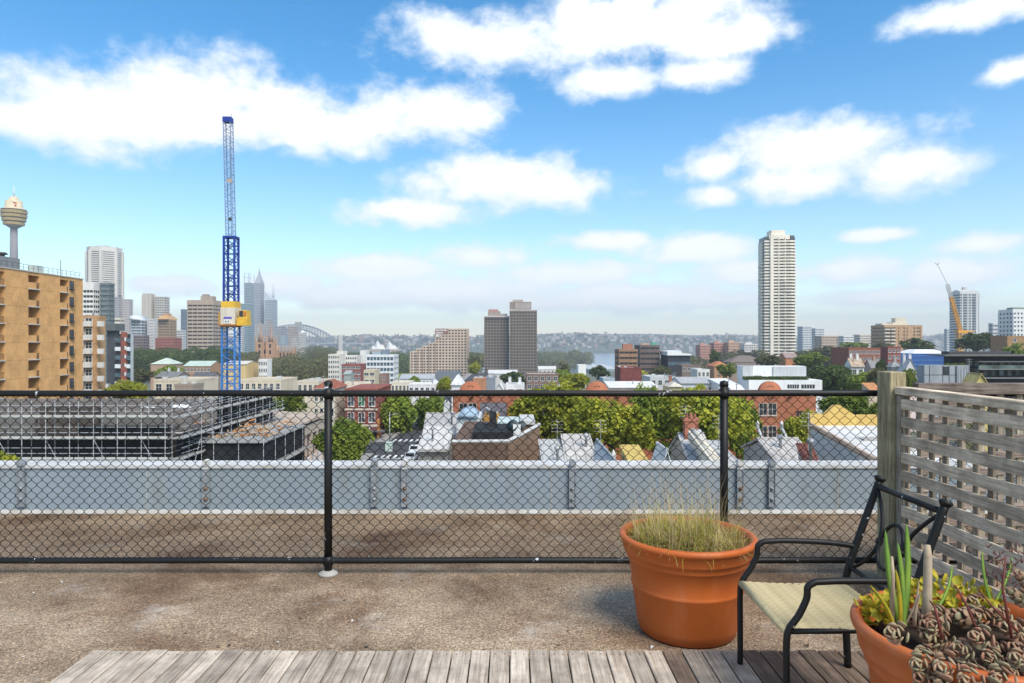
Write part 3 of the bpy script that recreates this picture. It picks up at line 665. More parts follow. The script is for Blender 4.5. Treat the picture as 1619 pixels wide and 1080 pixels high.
def fit(px0, px1, d, depth, share=.36):
    """a block seen from one side: its far corner bounds it, so limit the depth of the side that shows"""
    w = (px1-px0)*share
    if px1 < CX: depth = min(depth, d*((px1-w-CX)/(px1-CX)-1)); return XW(px0,d), XW(px1,d+depth), depth
    if px0 > CX: depth = min(depth, d*((px0+w-CX)/(px0-CX)-1)); return XW(px0,d+depth), XW(px1,d), depth
    return XW(px0,d), XW(px1,d), depth
def tower(name, label, px0, px1, ytop, d, depth, col, fh=3.2, wf=.5, nx=8, ny=5, pf=.4, glass=None, cat='tower', top=1.5, group=None, proud=.35, kind='render', z0=None):
    x0, x1, depth = fit(px0, px1, d, depth); zt = ZW(ytop, d); zb = gz((x0+x1)/2, d)-3 if z0 is None else z0
    t = thing(name, label, cat, ((x0+x1)/2, d+depth/2, zb), group); w = (x1-x0)/2-proud
    lattice(t, -w, w, -depth/2, depth/2, 0, zt-zb, fh, wf, nx, ny, pf, cm(col, kind=kind), glass or G_DARK, proud, top)
    t['w'] = w; t['h'] = zt-zb; return t
def roofbox(t, fx0, fx1, h, mt, dy=0.0, depth=.5, name='plant_room', base=None):
    """box on a tower roof, fx in -1..1 of half width"""
    w = t['w']; z = t['h'] if base is None else base
    MB().box(fx0*w, fx1*w, dy-depth*w*.5, dy+depth*w*.5, z-.05, z+h).build(name, mt, t)
m_sc0 = mat('galvanised_vent', (.42,.43,.44), .5, .15, 2, metal=.3)
def house(name, label, px0, px1, ytop, d, depth, col, roof='flat', rcol=(.3,.3,.3), rh=2.0, wins=None, kind='render', rkind='tile', cat='house', group=None, chim=0, ccol=None, glass=None, frame=None, side=None, par=.5, base=None, wsize=None, bars=1, ov=.35):
    x0, x1, depth = fit(px0, px1, d, depth, .45 if d < 120 else .36); zt = ZW(ytop, d+{'gx':depth/2,'hip':depth/2,'skill':depth,'gy':depth}.get(roof,0)); zb = (gz((x0+x1)/2, d)-1) if base is None else base
    t = thing(name, label, cat, ((x0+x1)/2, d+depth/2, zb), group); w = (x1-x0)/2; q = depth/2; H = zt-zb; wm_ = cm(col, kind=kind)
    ev = H-(rh if roof in ('gx','gy','hip','skill') else 0)
    rm = cm(rcol, kind=rkind)
    if roof == 'flat':
        MB().box(-w, w, -q, q, 0, H-par).build('wall', wm_, t)
        b = MB(); th = .25
        b.box(-w-.05,w+.05,-q-.05,-q+th,H-par,H); b.box(-w-.05,w+.05,q-th,q+.05,H-par,H); b.box(-w-.05,-w+th,-q+th,q-th,H-par,H); b.box(w-th,w+.05,-q+th,q-th,H-par,H)
        b.build('parapet', wm_, t)
        MB().box(-w+th,w-th,-q+th,q-th,H-par,H-par+.06).build('roof', rm, t)
    elif roof == 'gx':                       # ridge runs left-right
        b = MB(); b.box(-w,w,-q,q,0,ev); b.profx([(-q,ev),(q,ev),(0,H-.12)], -w, w); b.build('wall', wm_, t)
        b = MB(); th = .14; s = rh/q
        for sg in (-1,1):
            b.profx([(sg*(q+ov),ev-ov*s+.02),(sg*(q+ov),ev-ov*s+th+.02),(0,H+th),(0,H)] if sg < 0 else [(0,H),(0,H+th),(q+ov,ev-ov*s+th+.02),(q+ov,ev-ov*s+.02)], -w-.15, w+.15)
        b.build('roof', rm, t)
    elif roof == 'gy':                       # gable faces the terrace
        b = MB(); b.box(-w,w,-q,q,0,ev); b.profile([(-w,ev),(w,ev),(0,H-.12)], -q, q); b.build('wall', wm_, t)
        b = MB(); th = .14; s = rh/w
        b.profile([(-w-ov,ev-ov*s),(0,H),(0,H+th),(-w-ov,ev-ov*s+th)], -q-.25, q+.25); b.profile([(0,H),(w+ov,ev-ov*s),(w+ov,ev-ov*s+th),(0,H+th)], -q-.25, q+.25)
        b.build('roof', rm, t)
    elif roof == 'hip':
        MB().box(-w,w,-q,q,0,ev).build('wall', wm_, t); r_ = min(w,q)*.98; a, c = w+ov, q+ov
        rx, ry = max(w-r_, .05), max(q-r_, .05)
        MB().add([(-a,-c,ev-.1),(a,-c,ev-.1),(a,c,ev-.1),(-a,c,ev-.1),(-rx,-ry,H),(rx,-ry,H),(rx,ry,H),(-rx,ry,H)], [(3,2,1,0),(0,1,5,4),(1,2,6,5),(2,3,7,6),(3,0,4,7),(4,5,6,7)]).build('roof', rm, t)
    elif roof == 'skill':                    # single slope, high edge away from the terrace
        b = MB(); b.profx([(-q,0),(q,0),(q,H-.15),(-q,ev)], -w, w); b.build('wall', wm_, t)
        s = rh/(2*q); b = MB(); b.profx([(-q-ov,ev-ov*s+.01),(q+.1,H+.01),(q+.1,H+.13),(-q-ov,ev-ov*s+.13)], -w-.12, w+.12); b.build('roof', rm, t)
    if wins:
        rws, cs = wins[0], wins[1]; zlo = wins[2] if len(wins) > 2 else max(0, ev-rws*3.1-.3)
        ww, hh = wsize or (min(1.3, 2*w/cs*.55), 1.5)
        windows(t, -w, w, zlo, ev-.35, -q, cs, rws, ww, hh, bars, glass, frame)
        if side: windows(t, -q, q, zlo, ev-.35, w if side == '+X' else -w, max(1,int(depth/3.2)), rws, ww, hh, bars, glass, frame, face=side)
    rc = random.Random(px0*7+d)
    if d < 260:
        if roof == 'flat':
            for i in range(rc.randrange(1,4)):
                cx, cy = rc.uniform(-.75,.75)*w, rc.uniform(-.6,.6)*q; s_ = rc.uniform(.35,.7)
                if rc.random() < .55: b = MB(); b.box(cx-s_,cx+s_,cy-s_*.6,cy+s_*.6,H-par+.06,H-par+.2+s_*1.3); b.box(cx-s_*.8,cx+s_*.8,cy-s_*.62,cy-s_*.602,H-par+.4,H-par+.1+s_*1.2); b.build('air_conditioner', cm((.5,.5,.48)), t)
                else: SM(MB().lathe([(.12,H-par),(.12,H+.5),(.22,H+.55),(.22,H+.75),(0,H+.85)], 8, (cx,cy))).build('roof_vent', m_sc0, t)
        else:
            zg = ev-ov*(rh/max(q if roof != 'gy' else w,.1))*.9
            if roof in ('gx','hip','skill'): MB().tube([(-w-.1,-q-ov-.06,zg),(w+.1,-q-ov-.06,zg)], .075, 6).build('gutter', cm((.42,.40,.37)), t)
            if roof == 'gx': MB().tube([(-w-.15,0,H+.13),(w+.15,0,H+.13)], .1, 6).build('ridge_cap', cm(tuple(c*.85 for c in rcol), kind=rkind), t)
            if roof == 'gy': MB().tube([(0,-q-.25,H+.13),(0,q+.25,H+.13)], .1, 6).build('ridge_cap', cm(tuple(c*.85 for c in rcol), kind=rkind), t)
            if rkind == 'metalroof' and d < 110 and roof in ('gx','skill'):
                b = MB(); n = max(2,int(2*w/.55))
                for i in range(n+1):
                    x = -w+2*w*i/n
                    if roof == 'gx':
                        s_ = rh/q; b.tube([(x,-q-ov,ev-ov*s_+.17),(x,0,H+.15)], .035, 4); b.tube([(x,q+ov,ev-ov*s_+.17),(x,0,H+.15)], .035, 4)
                    else: s_ = rh/(2*q); b.tube([(x,-q-ov,ev-ov*s_+.14),(x,q+.1,H+.14)], .035, 4)
                tag(b.build('roof_ribs', cm(tuple(c*.8 for c in rcol), kind=rkind), t), kind='stuff')
            if rc.random() < .6:
                cx = rc.uniform(-.7,.7)*w; b = MB(); b.tube([(cx,.3,H-.3),(cx,.3,H+2.2)], .025, 5)
                for k in range(4): b.tube([(cx-.45,.3,H+1.3+.25*k),(cx+.45,.3,H+1.3+.25*k)], .012, 4)
                b.build('tv_aerial', m_sc0, t)
            if roof in ('gx','skill') and rc.random() < .7: cx = rc.uniform(-.6,.6)*w; SM(MB().lathe([(.1,ev),(.1,H+.25),(.2,H+.3),(.24,H+.45),(.14,H+.6),(0,H+.62)], 9, (cx,-q*.45))).build('roof_vent', m_sc0, t)
    for i in range(chim):
        cx = -w+2*w*(i+.5)/chim+rc.uniform(-.3,.3); cy = rc.uniform(-.2,.4)*q
        b = MB(); b.box(cx-.35,cx+.35,cy-.3,cy+.3,ev,H+1.1); b.box(cx-.42,cx+.42,cy-.37,cy+.37,H+1.1,H+1.25)
        for dx in (-.17,.17): b.lathe([(.11,H+1.25),(.09,H+1.6)], 8, (cx+dx,cy))
        b.build('chimney', cm(ccol or col, kind=kind), t)
    t['w'] = w; t['h'] = H; t['q'] = q; t['ev'] = ev
    return t
# ------------------------------------------------------------------ trees
M_BARK = mat('bark', (.13,.10,.075), .95, .25, 4)
def leafmat(nm, a, b_, tr=.42): return mat(nm, a, .65, .2, .55, col2=b_, trans=tr, spec=.25, rnd=.18)
L_YEL = leafmat('leaf_plane_tree', (.52,.50,.055), (.20,.26,.03)); L_GRN = leafmat('leaf_green', (.33,.40,.055), (.11,.18,.028)); L_DRK = leafmat('leaf_dark', (.12,.165,.042), (.045,.08,.02)); L_OLV = leafmat('leaf_olive', (.20,.195,.08), (.085,.095,.038)); L_LIM = leafmat('leaf_lime', (.26,.30,.04), (.12,.18,.025))
def crown_mesh(seed, nclump, nleaf, ls, flat=.8, lob=6):
    r = random.Random(seed); b = MB(); lobes = []
    for i in range(lob):
        a = r.uniform(0,6.283); q = r.uniform(.15,.62); lobes.append((Vector((q*math.cos(a), q*math.sin(a), r.uniform(-.35,.55)*flat)), r.uniform(.32,.55)))
    lobes.append((Vector((0,0,.1)), .6))
    for i in range(nclump):
        c0, lr = r.choice(lobes); d = Vector((r.gauss(0,1), r.gauss(0,1), r.gauss(0,1)+.25)).normalized()
        c = c0+d*lr*(r.uniform(.72,1.06)); c.z *= flat; cr = r.uniform(.07,.14)
        for k in range(nleaf):
            dd = Vector((r.gauss(0,1), r.gauss(0,1), r.gauss(0,1)+.4)).normalized(); p = c+dd*cr*r.uniform(.4,1.1)
            nn = (dd*.8+Vector((r.gauss(0,.45), r.gauss(0,.45), r.gauss(0,.45)+.6))).normalized(); u = nn.orthogonal().normalized(); a = r.uniform(0,6.283)
            u = (u*math.cos(a)+nn.cross(u)*math.sin(a)); v = nn.cross(u); s = ls*r.uniform(.6,1.3)
            b.v += [tuple(p-u*s), tuple(p-v*s*.55+u*s*.15), tuple(p+u*s), tuple(p+v*s*.55+u*s*.15)]; o = len(b.v)-4
            b.f.append((o,o+1,o+2,o+3)); b.m.append(0)
    return b
def trunk_mesh(seed):
    r = random.Random(seed); b = MB(); b.tube([(0,0,-2.2),(.02,.01,-1.2),(.0,.03,-.5),(.03,.0,.2)], [.075,.06,.05,.025], 8)
    for i in range(6):
        a = i*1.05+r.uniform(-.3,.3); z = r.uniform(-.9,-.3); q = r.uniform(.4,.7)
        b.tube([(0,0,z),(q*.5*math.cos(a),q*.5*math.sin(a),z+.3),(q*math.cos(a),q*math.sin(a),z+r.uniform(.55,.9))], [.035,.022,.008], 6)
    return SM(b).mesh('trunk', M_BARK)
TR = [trunk_mesh(i) for i in range(2)]
_cr = {}
def crown(kind, mt):
    k = (kind, mt.name)
    if k not in _cr:
        sd = {'n1':1,'n2':2,'n3':3,'f1':4,'f2':5,'f3':6}[kind]
        _cr[k] = (crown_mesh(sd, 620, 17, .052, .85, 7) if kind[0] == 'n' else crown_mesh(sd, 230, 11, .085, .78, 5)).mesh('crown', mt)
    return _cr[k]
ntree = [0]
def tree(label, px, ytop, ybot, d, wpx, mt, kind=None, name='tree', group='broadleaf trees', dy=0):
    """crown spans ytop..ybot in height and wpx in width as it stands at distance d"""
    x = XW(px, d); zt, zb = ZW(ytop, d), ZW(ybot, d); g = gz(x, d); zb = g+.42*(zt-g) if zb-g > .42*(zt-g) and d < 600 else zb; rx = wpx*d/F/2; rz = (zt-zb)/2; c = (zt+zb)/2; g = gz(x, d)
    ntree[0] += 1; kind = kind or ('n' if d < 230 else 'f')+str(1+ntree[0] % 3)
    t = thing(name, label, 'tree', (x, d, g), group)
    o = link('crown', crown(kind, mt), t, (0,0,c-g)); o.scale = (rx/.98, rx/.98, rz/.82); o.rotation_euler = (0,0,ntree[0]*1.3)
    o = link('trunk', TR[ntree[0] % 2], t, (0,0,c-g)); hh = max(c-g, rz*1.2)/2.15; o.scale = (rx*.9, rx*.9, max(hh, rz*.7))
    return t
def wood(name, label, spots, mt, n, ls, seed=1):
    """a far-off wood that reads as one mass"""
    r = random.Random(seed); b = MB()
    for x, y, z, rx, rz in spots:
        for i in range(n):
            d = Vector((r.gauss(0,1), r.gauss(0,1)-.3, r.gauss(0,1)+.35)).normalized(); q = r.uniform(.8,1.08)
            bump = 1+.22*noise.noise(Vector((x*.1+d.x*2.2, y*.1+d.y*2.2, d.z*2.2+z)))
            p = Vector((x+d.x*rx*q*bump, y+d.y*rx*q*bump, z+d.z*rz*q*bump)); nn = (d+Vector((r.gauss(0,.5),r.gauss(0,.5),r.gauss(0,.5)))).normalized()
            u = nn.orthogonal().normalized(); v = nn.cross(u); s = ls*r.uniform(.6,1.4)
            o = len(b.v); b.v += [tuple(p-u*s), tuple(p-v*s*.6), tuple(p+u*s), tuple(p+v*s*.6)]; b.f.append((o,o+1,o+2,o+3)); b.m.append(0)
    return tag(b.build(name, mt), label, 'trees', kind='stuff')
# ================================================================== LEFT: brick apartment block
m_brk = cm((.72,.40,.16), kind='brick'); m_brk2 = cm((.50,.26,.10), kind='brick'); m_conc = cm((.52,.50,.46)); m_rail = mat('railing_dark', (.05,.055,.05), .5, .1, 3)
ab = thing('apartment_block', 'tan brick apartment block with stacked recessed balconies at the far left', 'building', (-81,118,-19))
ZR = 13.3+19; FH = 2.98; ZF = [1.6+19+FH*k for k in range(-6,5)]
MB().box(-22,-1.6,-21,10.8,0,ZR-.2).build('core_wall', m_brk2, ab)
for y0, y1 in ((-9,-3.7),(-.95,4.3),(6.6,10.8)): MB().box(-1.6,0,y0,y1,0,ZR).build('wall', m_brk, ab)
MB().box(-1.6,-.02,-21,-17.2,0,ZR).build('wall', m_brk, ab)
for y0, y1 in ((-17.2,-9),(-3.7,-.95),(4.3,6.6)): MB().box(-1.58,-.05,y0+.002,y1-.002,ZR-.55,ZR-.02).build('lintel', m_brk, ab)
MB().box(-22.2,.12,-21.1,10.9,ZR,ZR+.18).build('roof_slab', m_conc, ab)
rgb = random.Random(2)
pane_g = [glassmat('curtain_white', (.55,.56,.54), .5), G_DARK, glassmat('curtain_green', (.10,.17,.14), .4), G_DARK]
def balc(y0, y1, yp, z, k):
    b = MB(); b.box(-1.6,.16,y0+.01,y1-.01,-.17,0); sl = b.build('balcony_slab', m_conc, ab, (0,0,z))
    MB().box(-.2,-.01,y0+.02,yp,0,1.05).build('balcony_parapet', m_brk, ab, (0,0,z))
    if yp < y1-.3:
        b = MB(); b.box(-.06,-.02,yp,y1-.05,1.0,1.05)
        for i in range(8): yy = yp+(y1-.08-yp)*(i+.5)/8; b.box(-.05,-.03,yy-.012,yy+.012,0,1.0)
        b.build('balcony_railing', m_rail, ab, (0,0,z))
    o = link('window', winmesh(min(1.9,(y1-y0)*.62), 2.0, 1, pane_g[rgb.randrange(4)], M_DF, False), ab, (-1.59, (y0+y1)/2-.25, z+.25)); o.rotation_euler = (0,0,R(90))
for k, z in enumerate(ZF):
    if z > ZR-2: continue
    balc(-17.2,-9.0,-10.2,z,k); balc(-3.7,-.95,-1.75,z,k); balc(4.3,6.6,6.6-.32,z,k)
    o = link('window', winmesh(1.0, 1.35, 1, G_GREY, M_DF, True), ab, (.005, 7.5, z+.75)); o.rotation_euler = (0,0,R(90))
    b = MB(); b.box(0,.45,6.95,8.1,-.05,0)
    for i in range(3): yy = 6.98+i*.545; b.box(.41,.44,yy-.02,yy+.02,0,.95)
    b.box(.40,.45,6.95,8.1,.95,1.0); b.build('window_guard', m_rail, ab, (0,0,z+.55))
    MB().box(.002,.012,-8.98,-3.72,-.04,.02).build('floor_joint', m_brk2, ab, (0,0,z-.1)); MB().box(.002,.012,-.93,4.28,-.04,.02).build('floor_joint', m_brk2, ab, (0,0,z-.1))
b = MB()
for i in range(26): y = -20.5+i*1.22; b.box(-.2,-.16,y-.02,y+.02,ZR+.18,ZR+1.2)
b.box(-.2,-.16,-20.8,10.6,ZR+1.15,ZR+1.2); b.box(-.2,-.16,-20.8,10.6,ZR+.65,ZR+.68); b.build('roof_railing', m_rail, ab)
m_plant = cm((.22,.23,.24)); b = MB(); b.box(-9,-3,-9.5,-1.5,ZR+.18,ZR+2.4); b.build('plant_room', m_plant, ab)
SM(MB().lathe([(.6,ZR+2.4),(.7,ZR+2.9),(1.4,ZR+3.0),(1.1,ZR+3.5),(0,ZR+3.6)], 16, (-5,-7))).build('roof_vent', m_rail, ab); SM(MB().lathe([(.4,ZR+2.4),(.45,ZR+2.9),(.9,ZR+3.0),(.7,ZR+3.3),(0,ZR+3.4)], 16, (-5,-3))).build('roof_vent', m_rail, ab)
MB().box(-3,-1.4,.4,1.9,ZR+.18,ZR+1.5).build('air_conditioner', cm((.45,.5,.48)), ab); SM(MB().tube([(-1,6,ZR+.2),(-1,6,ZR+3.1)], .05, 6)).build('antenna', m_rail, ab)
# ================================================================== LEFT: skyline
WHT = (.66,.64,.60); CRM = (.62,.54,.42); BEI = (.50,.44,.36)
# brick-and-white flats
t = house('apartment_block', 'slim brick flats with white balconies just right of the tan brick block', 131.5,167,499,150,16,(.50,.30,.15),'flat',wins=None,kind='brick',cat='building')
m_w = cm(WHT)
for k in range(9):
    z = t['h']-2.4-3.0*k
    for x0, x1 in ((-1.3,.55),(2.0,3.1)):
        MB().box(x0,x1,-t['q']-.9,-t['q']-.02,0,1.15).build('balcony', m_w, t, (0,0,z)); 
    link('window', winmesh(.9,1.4,1,G_DARK,M_WF,True), t, (-1.9,-t['q'],z+.2)); link('window', winmesh(1.4,1.3,1,G_DARK,M_WF,False), t, (-.35,-t['q'],z+1.2))
tower('apartment_tower','white-banded apartment slab rising directly behind the brick flats',131,158,446,420,18,(.72,.70,.66),3.1,.5,3,3,.06,cat='building',top=5)
tower('apartment_tower','dark grey-green glass apartment tower beside the white-banded slab',158.5,181,447,425,18,(.17,.20,.20),3.1,.55,3,4,.12,G_BLUE,cat='building')
# octagonal office tower
d = 1200; t = thing('office_tower', 'pale octagonal office tower with thin dark window lines, tallest block on the left', 'tower', (XW(152,d), d+25, -25)); h = ZW(389,d)+25; r = 24.0/F*d
def octa(r, c=.36): return [(-r,-r*c),(-r*c,-r),(r*c,-r),(r,-r*c),(r,r*c),(r*c,r),(-r*c,r),(-r,r*c)]
mw = cm((.66,.62,.56)); MB().prism(octa(r-.8),0,h-4).build('glazing', G_GREY, t); me = MB().prism(octa(r),0,2.2).mesh('floor_band', mw)
for k in range(60):
    z = h-9-3.75*k
    if z < 100: break
    if k not in (21,22): link('floor_band', me, t, (0,0,z))
MB().prism(octa(r+.1),h-7,h).build('crown', mw, t); MB().box(-9,9,-8,8,h-.1,h+3).build('plant_room', cm((.3,.3,.3)), t)
b = MB()
for x, y in octa(r): b.box(x*.995-2.1,x*.995+2.1,y*.995-2.1,y*.995+2.1,0,h-6.9)
tag(b.build('piers', mw, t), kind='stuff')
# observation tower
d = 1000; t = thing('observation_tower', 'slender observation tower with golden turret and white mast', 'tower', (XW(22,d), d, -25)); z = lambda py: ZW(py,d)+25
gold = mat('turret_gold', (.55,.40,.17), .45, .12, .3, metal=.25); SM(MB().lathe([(5.6,0),(5.2,z(420)),(4.4,z(358))], 20)).build('shaft', cm((.23,.22,.23)), t)
SM(MB().lathe([(5,z(361)),(9,z(358)),(12,z(356))], 28)).build('turret_base', cm((.35,.3,.22)), t)
for k in range(4):
    y0 = 356-k*6; rr = (13.2,14.8,16.0,16.4)[k]
    MB().lathe([(rr,z(y0)),(rr+.7,z(y0-3.6))], 32).build('turret_ring', gold, t); MB().lathe([(rr-.9,z(y0-3.6)),(rr-.9,z(y0-6))], 32).build('turret_windows', cm((.20,.15,.08)), t)
SM(MB().lathe([(16.4,z(332)),(15.5,z(331)),(11.2,z(329)),(10.6,z(318)),(6.5,z(316.5)),(5.6,z(312)),(2,z(311))], 28)).build('turret_top', cm((.60,.50,.33)), t)
b = MB()
for k, (x0, x1, z0, z1) in enumerate(((3.2,4.0,321,328),(4.3,7.6,321,322.4),(4.3,5.1,322,328),(5.8,7.6,326,328),(8.0,8.7,321,328))): b.box(x0,x1,-10.9+abs(x0)*.35,-9.6+abs(x0)*.35,z(z1),z(z0))
b.build('sign', mat('sign_red', (.55,.05,.03), .5, .1), t)
SM(MB().tube([(0,0,z(311)),(0,0,z(303)),(0,0,z(294))], [1.3,.7,.25], 8)).build('mast', cm((.75,.75,.75)), t)
# mid blocks
t = house('office_building','dark charcoal windowless slab beside the brick flats',169,189,521,240,18,(.075,.08,.09),'flat',cat='building'); MB().box(-2.4,2.4,-3,3,t['h']-.4,t['h']+2).build('lift_room', cm((.12,.13,.13)), t)
t = house('apartment_block','glass-balconied apartment block with a red-brown stripe down its front',187.5,211,528,236,16,(.55,.57,.58),'flat',cat='building')
MB().box(-.6,1.4,-t['q']-.5,-t['q']-.002,0,t['h']+.6).build('red_stripe', cm((.28,.09,.065), kind='brick'), t)
for k in range(8):
    z = t['h']-2.8-3.0*k
    for x0, x1 in ((-2.5,-.65),(1.45,2.5)):
        MB().box(x0,x1,-t['q']-.8,-t['q']-.02,0,1.3).build('balcony', cm((.66,.70,.70)) if k % 2 else G_BLUE, t, (0,0,z)); MB().box(x0,x1,-t['q']-.05,-t['q']-.012,1.3,2.8).build('glazing', G_DARK, t, (0,0,z))
    MB().box(-.2,.35,-t['q']-.53,-t['q']-.505,.4,1.6).build('window', G_GREY, t, (0,0,z)); MB().box(.7,1.2,-t['q']-.53,-t['q']-.505,.4,1.6).build('window', M_WF, t, (0,0,z))
tower('office_tower','left one of two grey gridded towers beyond the dark glass flats',179,193,469,1000,26,(.42,.41,.42),3.4,.5,6,6,.4); tower('office_tower','right one of two grey gridded towers beyond the dark glass flats',193.5,210,473,1010,26,(.50,.47,.46),3.4,.45,6,6,.5)
tower('office_building','small cream banded block below the grey gridded towers',179.5,197,503,600,14,(.68,.63,.52),3.3,.5,4,4,.12,cat='building')
t = tower('office_building','grey banded office with curved metal roof above the park',207,233,506,800,25,(.50,.52,.55),3.4,.55,2,2,.05,G_BLUE,cat='building'); w = t['w']
SM(MB().profile([(-w,0)]+[(-w+2*w*i/10, 5.2*math.sin((i+2)/12*math.pi)) for i in range(11)]+[(w,0)], -12, 12)).build('curved_roof', cm((.62,.64,.66), kind='metalroof'), t, (0,0,t['h']))
tower('office_building','white gridded office wing right of the curved roof office',233.5,248.5,504,805,25,(.60,.58,.57),3.4,.5,7,7,.45,cat='building')
tower('office_tower','tall beige tower with a blank left wall, above the curved roof office',226,244,464,1000,26,(.54,.49,.43),3.4,.3,2,5,.82); tower('office_tower','beige tower with ribbon windows attached right of the blank-walled tower',244.4,268,469,1005,26,(.55,.51,.46),3.5,.45,4,5,.25)
t = tower('office_building','brown gridded building with stepped orange pyramid roof above the park',250,279,505,850,28,(.40,.28,.17),3.4,.6,7,6,.35,cat='building'); w = t['w']; h = t['h']
mo = cm((.55,.33,.15), kind='tile'); MB().add([(-w,-14,h),(w,-14,h),(w,14,h),(-w,14,h),(-w*.5,-7,h+5),(w*.5,-7,h+5),(w*.5,7,h+5),(-w*.5,7,h+5)],[(0,1,5,4),(1,2,6,5),(2,3,7,6),(3,0,4,7),(4,5,6,7)]).build('roof', mo, t); MB().box(-w*.4,w*.4,-5,5,h+5,h+7.5).build('roof_cap', mo, t)
tower('office_building','low brown banded building with white roof domes at the park edge',211,236,530,780,16,(.22,.17,.16),3.2,.5,6,3,.2,cat='building'); tower('office_building','low red brick building at the park edge below the pyramid roof',246,287,534,760,16,(.34,.12,.09),3.2,.5,14,5,.5,cat='building',kind='brick')
tower('office_tower','narrow blue-grey tower left of the broad brown office block',286,298,489,1050,20,(.20,.24,.30),3.4,.5,3,3,.1,G_BLUE); tower('office_building','pale low office between the blue-grey tower and the park',279,294,522,900,16,(.58,.58,.56),3.3,.45,5,4,.3,cat='building')
t = tower('office_block','broad brown concrete office block with ribbon windows, left of the blue crane',296,358,474.5,650,30,(.42,.335,.265),3.55,.42,5,5,.10,cat='building',top=4.5)
roofbox(t,-.35,.55,4.5,cm((.36,.29,.24)),0,.8); roofbox(t,-.3,.1,2,cm((.30,.24,.20)),0,.5,'lift_room',t['h']+4.4)
# hazy glass cluster
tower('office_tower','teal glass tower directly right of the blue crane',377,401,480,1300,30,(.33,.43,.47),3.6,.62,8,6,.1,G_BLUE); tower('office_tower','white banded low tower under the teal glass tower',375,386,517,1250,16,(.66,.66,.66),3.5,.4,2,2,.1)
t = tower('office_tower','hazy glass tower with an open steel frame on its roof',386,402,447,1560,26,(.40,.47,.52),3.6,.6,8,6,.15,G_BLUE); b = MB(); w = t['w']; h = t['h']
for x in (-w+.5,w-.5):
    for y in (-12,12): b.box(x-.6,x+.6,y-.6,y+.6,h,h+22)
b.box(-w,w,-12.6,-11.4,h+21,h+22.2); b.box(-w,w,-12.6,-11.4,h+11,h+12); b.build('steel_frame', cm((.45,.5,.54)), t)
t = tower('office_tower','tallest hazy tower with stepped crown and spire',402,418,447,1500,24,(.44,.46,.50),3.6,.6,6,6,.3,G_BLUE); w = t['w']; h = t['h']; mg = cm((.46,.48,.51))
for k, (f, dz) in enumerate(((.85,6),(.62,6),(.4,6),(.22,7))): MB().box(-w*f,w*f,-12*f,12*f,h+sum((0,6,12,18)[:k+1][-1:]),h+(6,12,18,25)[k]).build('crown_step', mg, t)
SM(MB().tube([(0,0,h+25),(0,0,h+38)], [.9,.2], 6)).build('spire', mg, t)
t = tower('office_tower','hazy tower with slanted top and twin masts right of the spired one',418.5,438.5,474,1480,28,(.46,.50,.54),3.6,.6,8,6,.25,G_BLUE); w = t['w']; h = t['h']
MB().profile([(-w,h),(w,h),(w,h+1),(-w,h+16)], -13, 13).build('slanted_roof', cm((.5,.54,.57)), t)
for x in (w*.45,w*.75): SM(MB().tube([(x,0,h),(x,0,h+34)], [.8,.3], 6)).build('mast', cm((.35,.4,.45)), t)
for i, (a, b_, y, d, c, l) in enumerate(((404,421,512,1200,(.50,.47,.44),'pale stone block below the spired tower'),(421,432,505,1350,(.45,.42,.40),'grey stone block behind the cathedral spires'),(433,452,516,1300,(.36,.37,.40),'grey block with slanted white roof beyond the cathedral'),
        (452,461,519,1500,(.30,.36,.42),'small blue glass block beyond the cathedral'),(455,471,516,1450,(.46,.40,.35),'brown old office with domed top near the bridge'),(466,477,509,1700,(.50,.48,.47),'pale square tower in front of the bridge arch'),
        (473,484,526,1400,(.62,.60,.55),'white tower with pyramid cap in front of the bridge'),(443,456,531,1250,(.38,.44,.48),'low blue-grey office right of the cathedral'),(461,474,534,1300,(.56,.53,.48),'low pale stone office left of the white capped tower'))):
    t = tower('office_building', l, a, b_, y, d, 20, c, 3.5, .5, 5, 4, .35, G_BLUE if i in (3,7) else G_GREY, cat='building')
    if i == 6: w = t['w']+.5; h = t['h']; MB().add([(-w,-w,h),(w,-w,h),(w,w,h),(-w,w,h),(0,0,h+6)],[(0,1,4),(1,2,4),(2,3,4),(3,0,4)]).build('roof', cm((.66,.65,.62)), t)
# arch bridge
d = 2900; br_ = thing('arch_bridge', 'hazy steel arch bridge at the harbour beyond the city', 'bridge', (XW(468,d), d, -60)); br_.rotation_euler = (0,0,R(35)); mst = mat('bridge_steel', (.26,.29,.32), .7, .1, .02)
HS = 176
def az_(x, lo): return (134 if not lo else 116)-(x/HS)**2*((134-66) if not lo else 116-10)
for s in (-15, 15):
    b = MB(); n = 28
    for lo in (0, 1): b.tube([(-HS+2*HS*i/n, s, az_(-HS+2*HS*i/n, lo)) for i in range(n+1)], 2.4, 5)
    for i in range(n):
        x0, x1 = -HS+2*HS*i/n, -HS+2*HS*(i+1)/n; b.tube([(x0,s,az_(x0,1)),(x0,s,az_(x0,0))], 1.3, 4); b.tube([(x0,s,az_(x0,1)),(x1,s,az_(x1,0))], 1.2, 4)
        if az_(x0,1) > 55: b.tube([(x0,s,54),(x0,s,az_(x0,1))], .9, 4)
    b.build('arch_rib', mst, br_)
MB().box(-330,330,-20,20,50,56).build('deck', mst, br_)
for x in (-HS-8, HS+8):
    for s in (-26, 26):
        b = MB(); b.box(x-9,x+9,s-8,s+8,0,86); b.box(x-7,x+7,s-6,s+6,86,89); b.build('pylon', cm((.50,.46,.40)), br_)
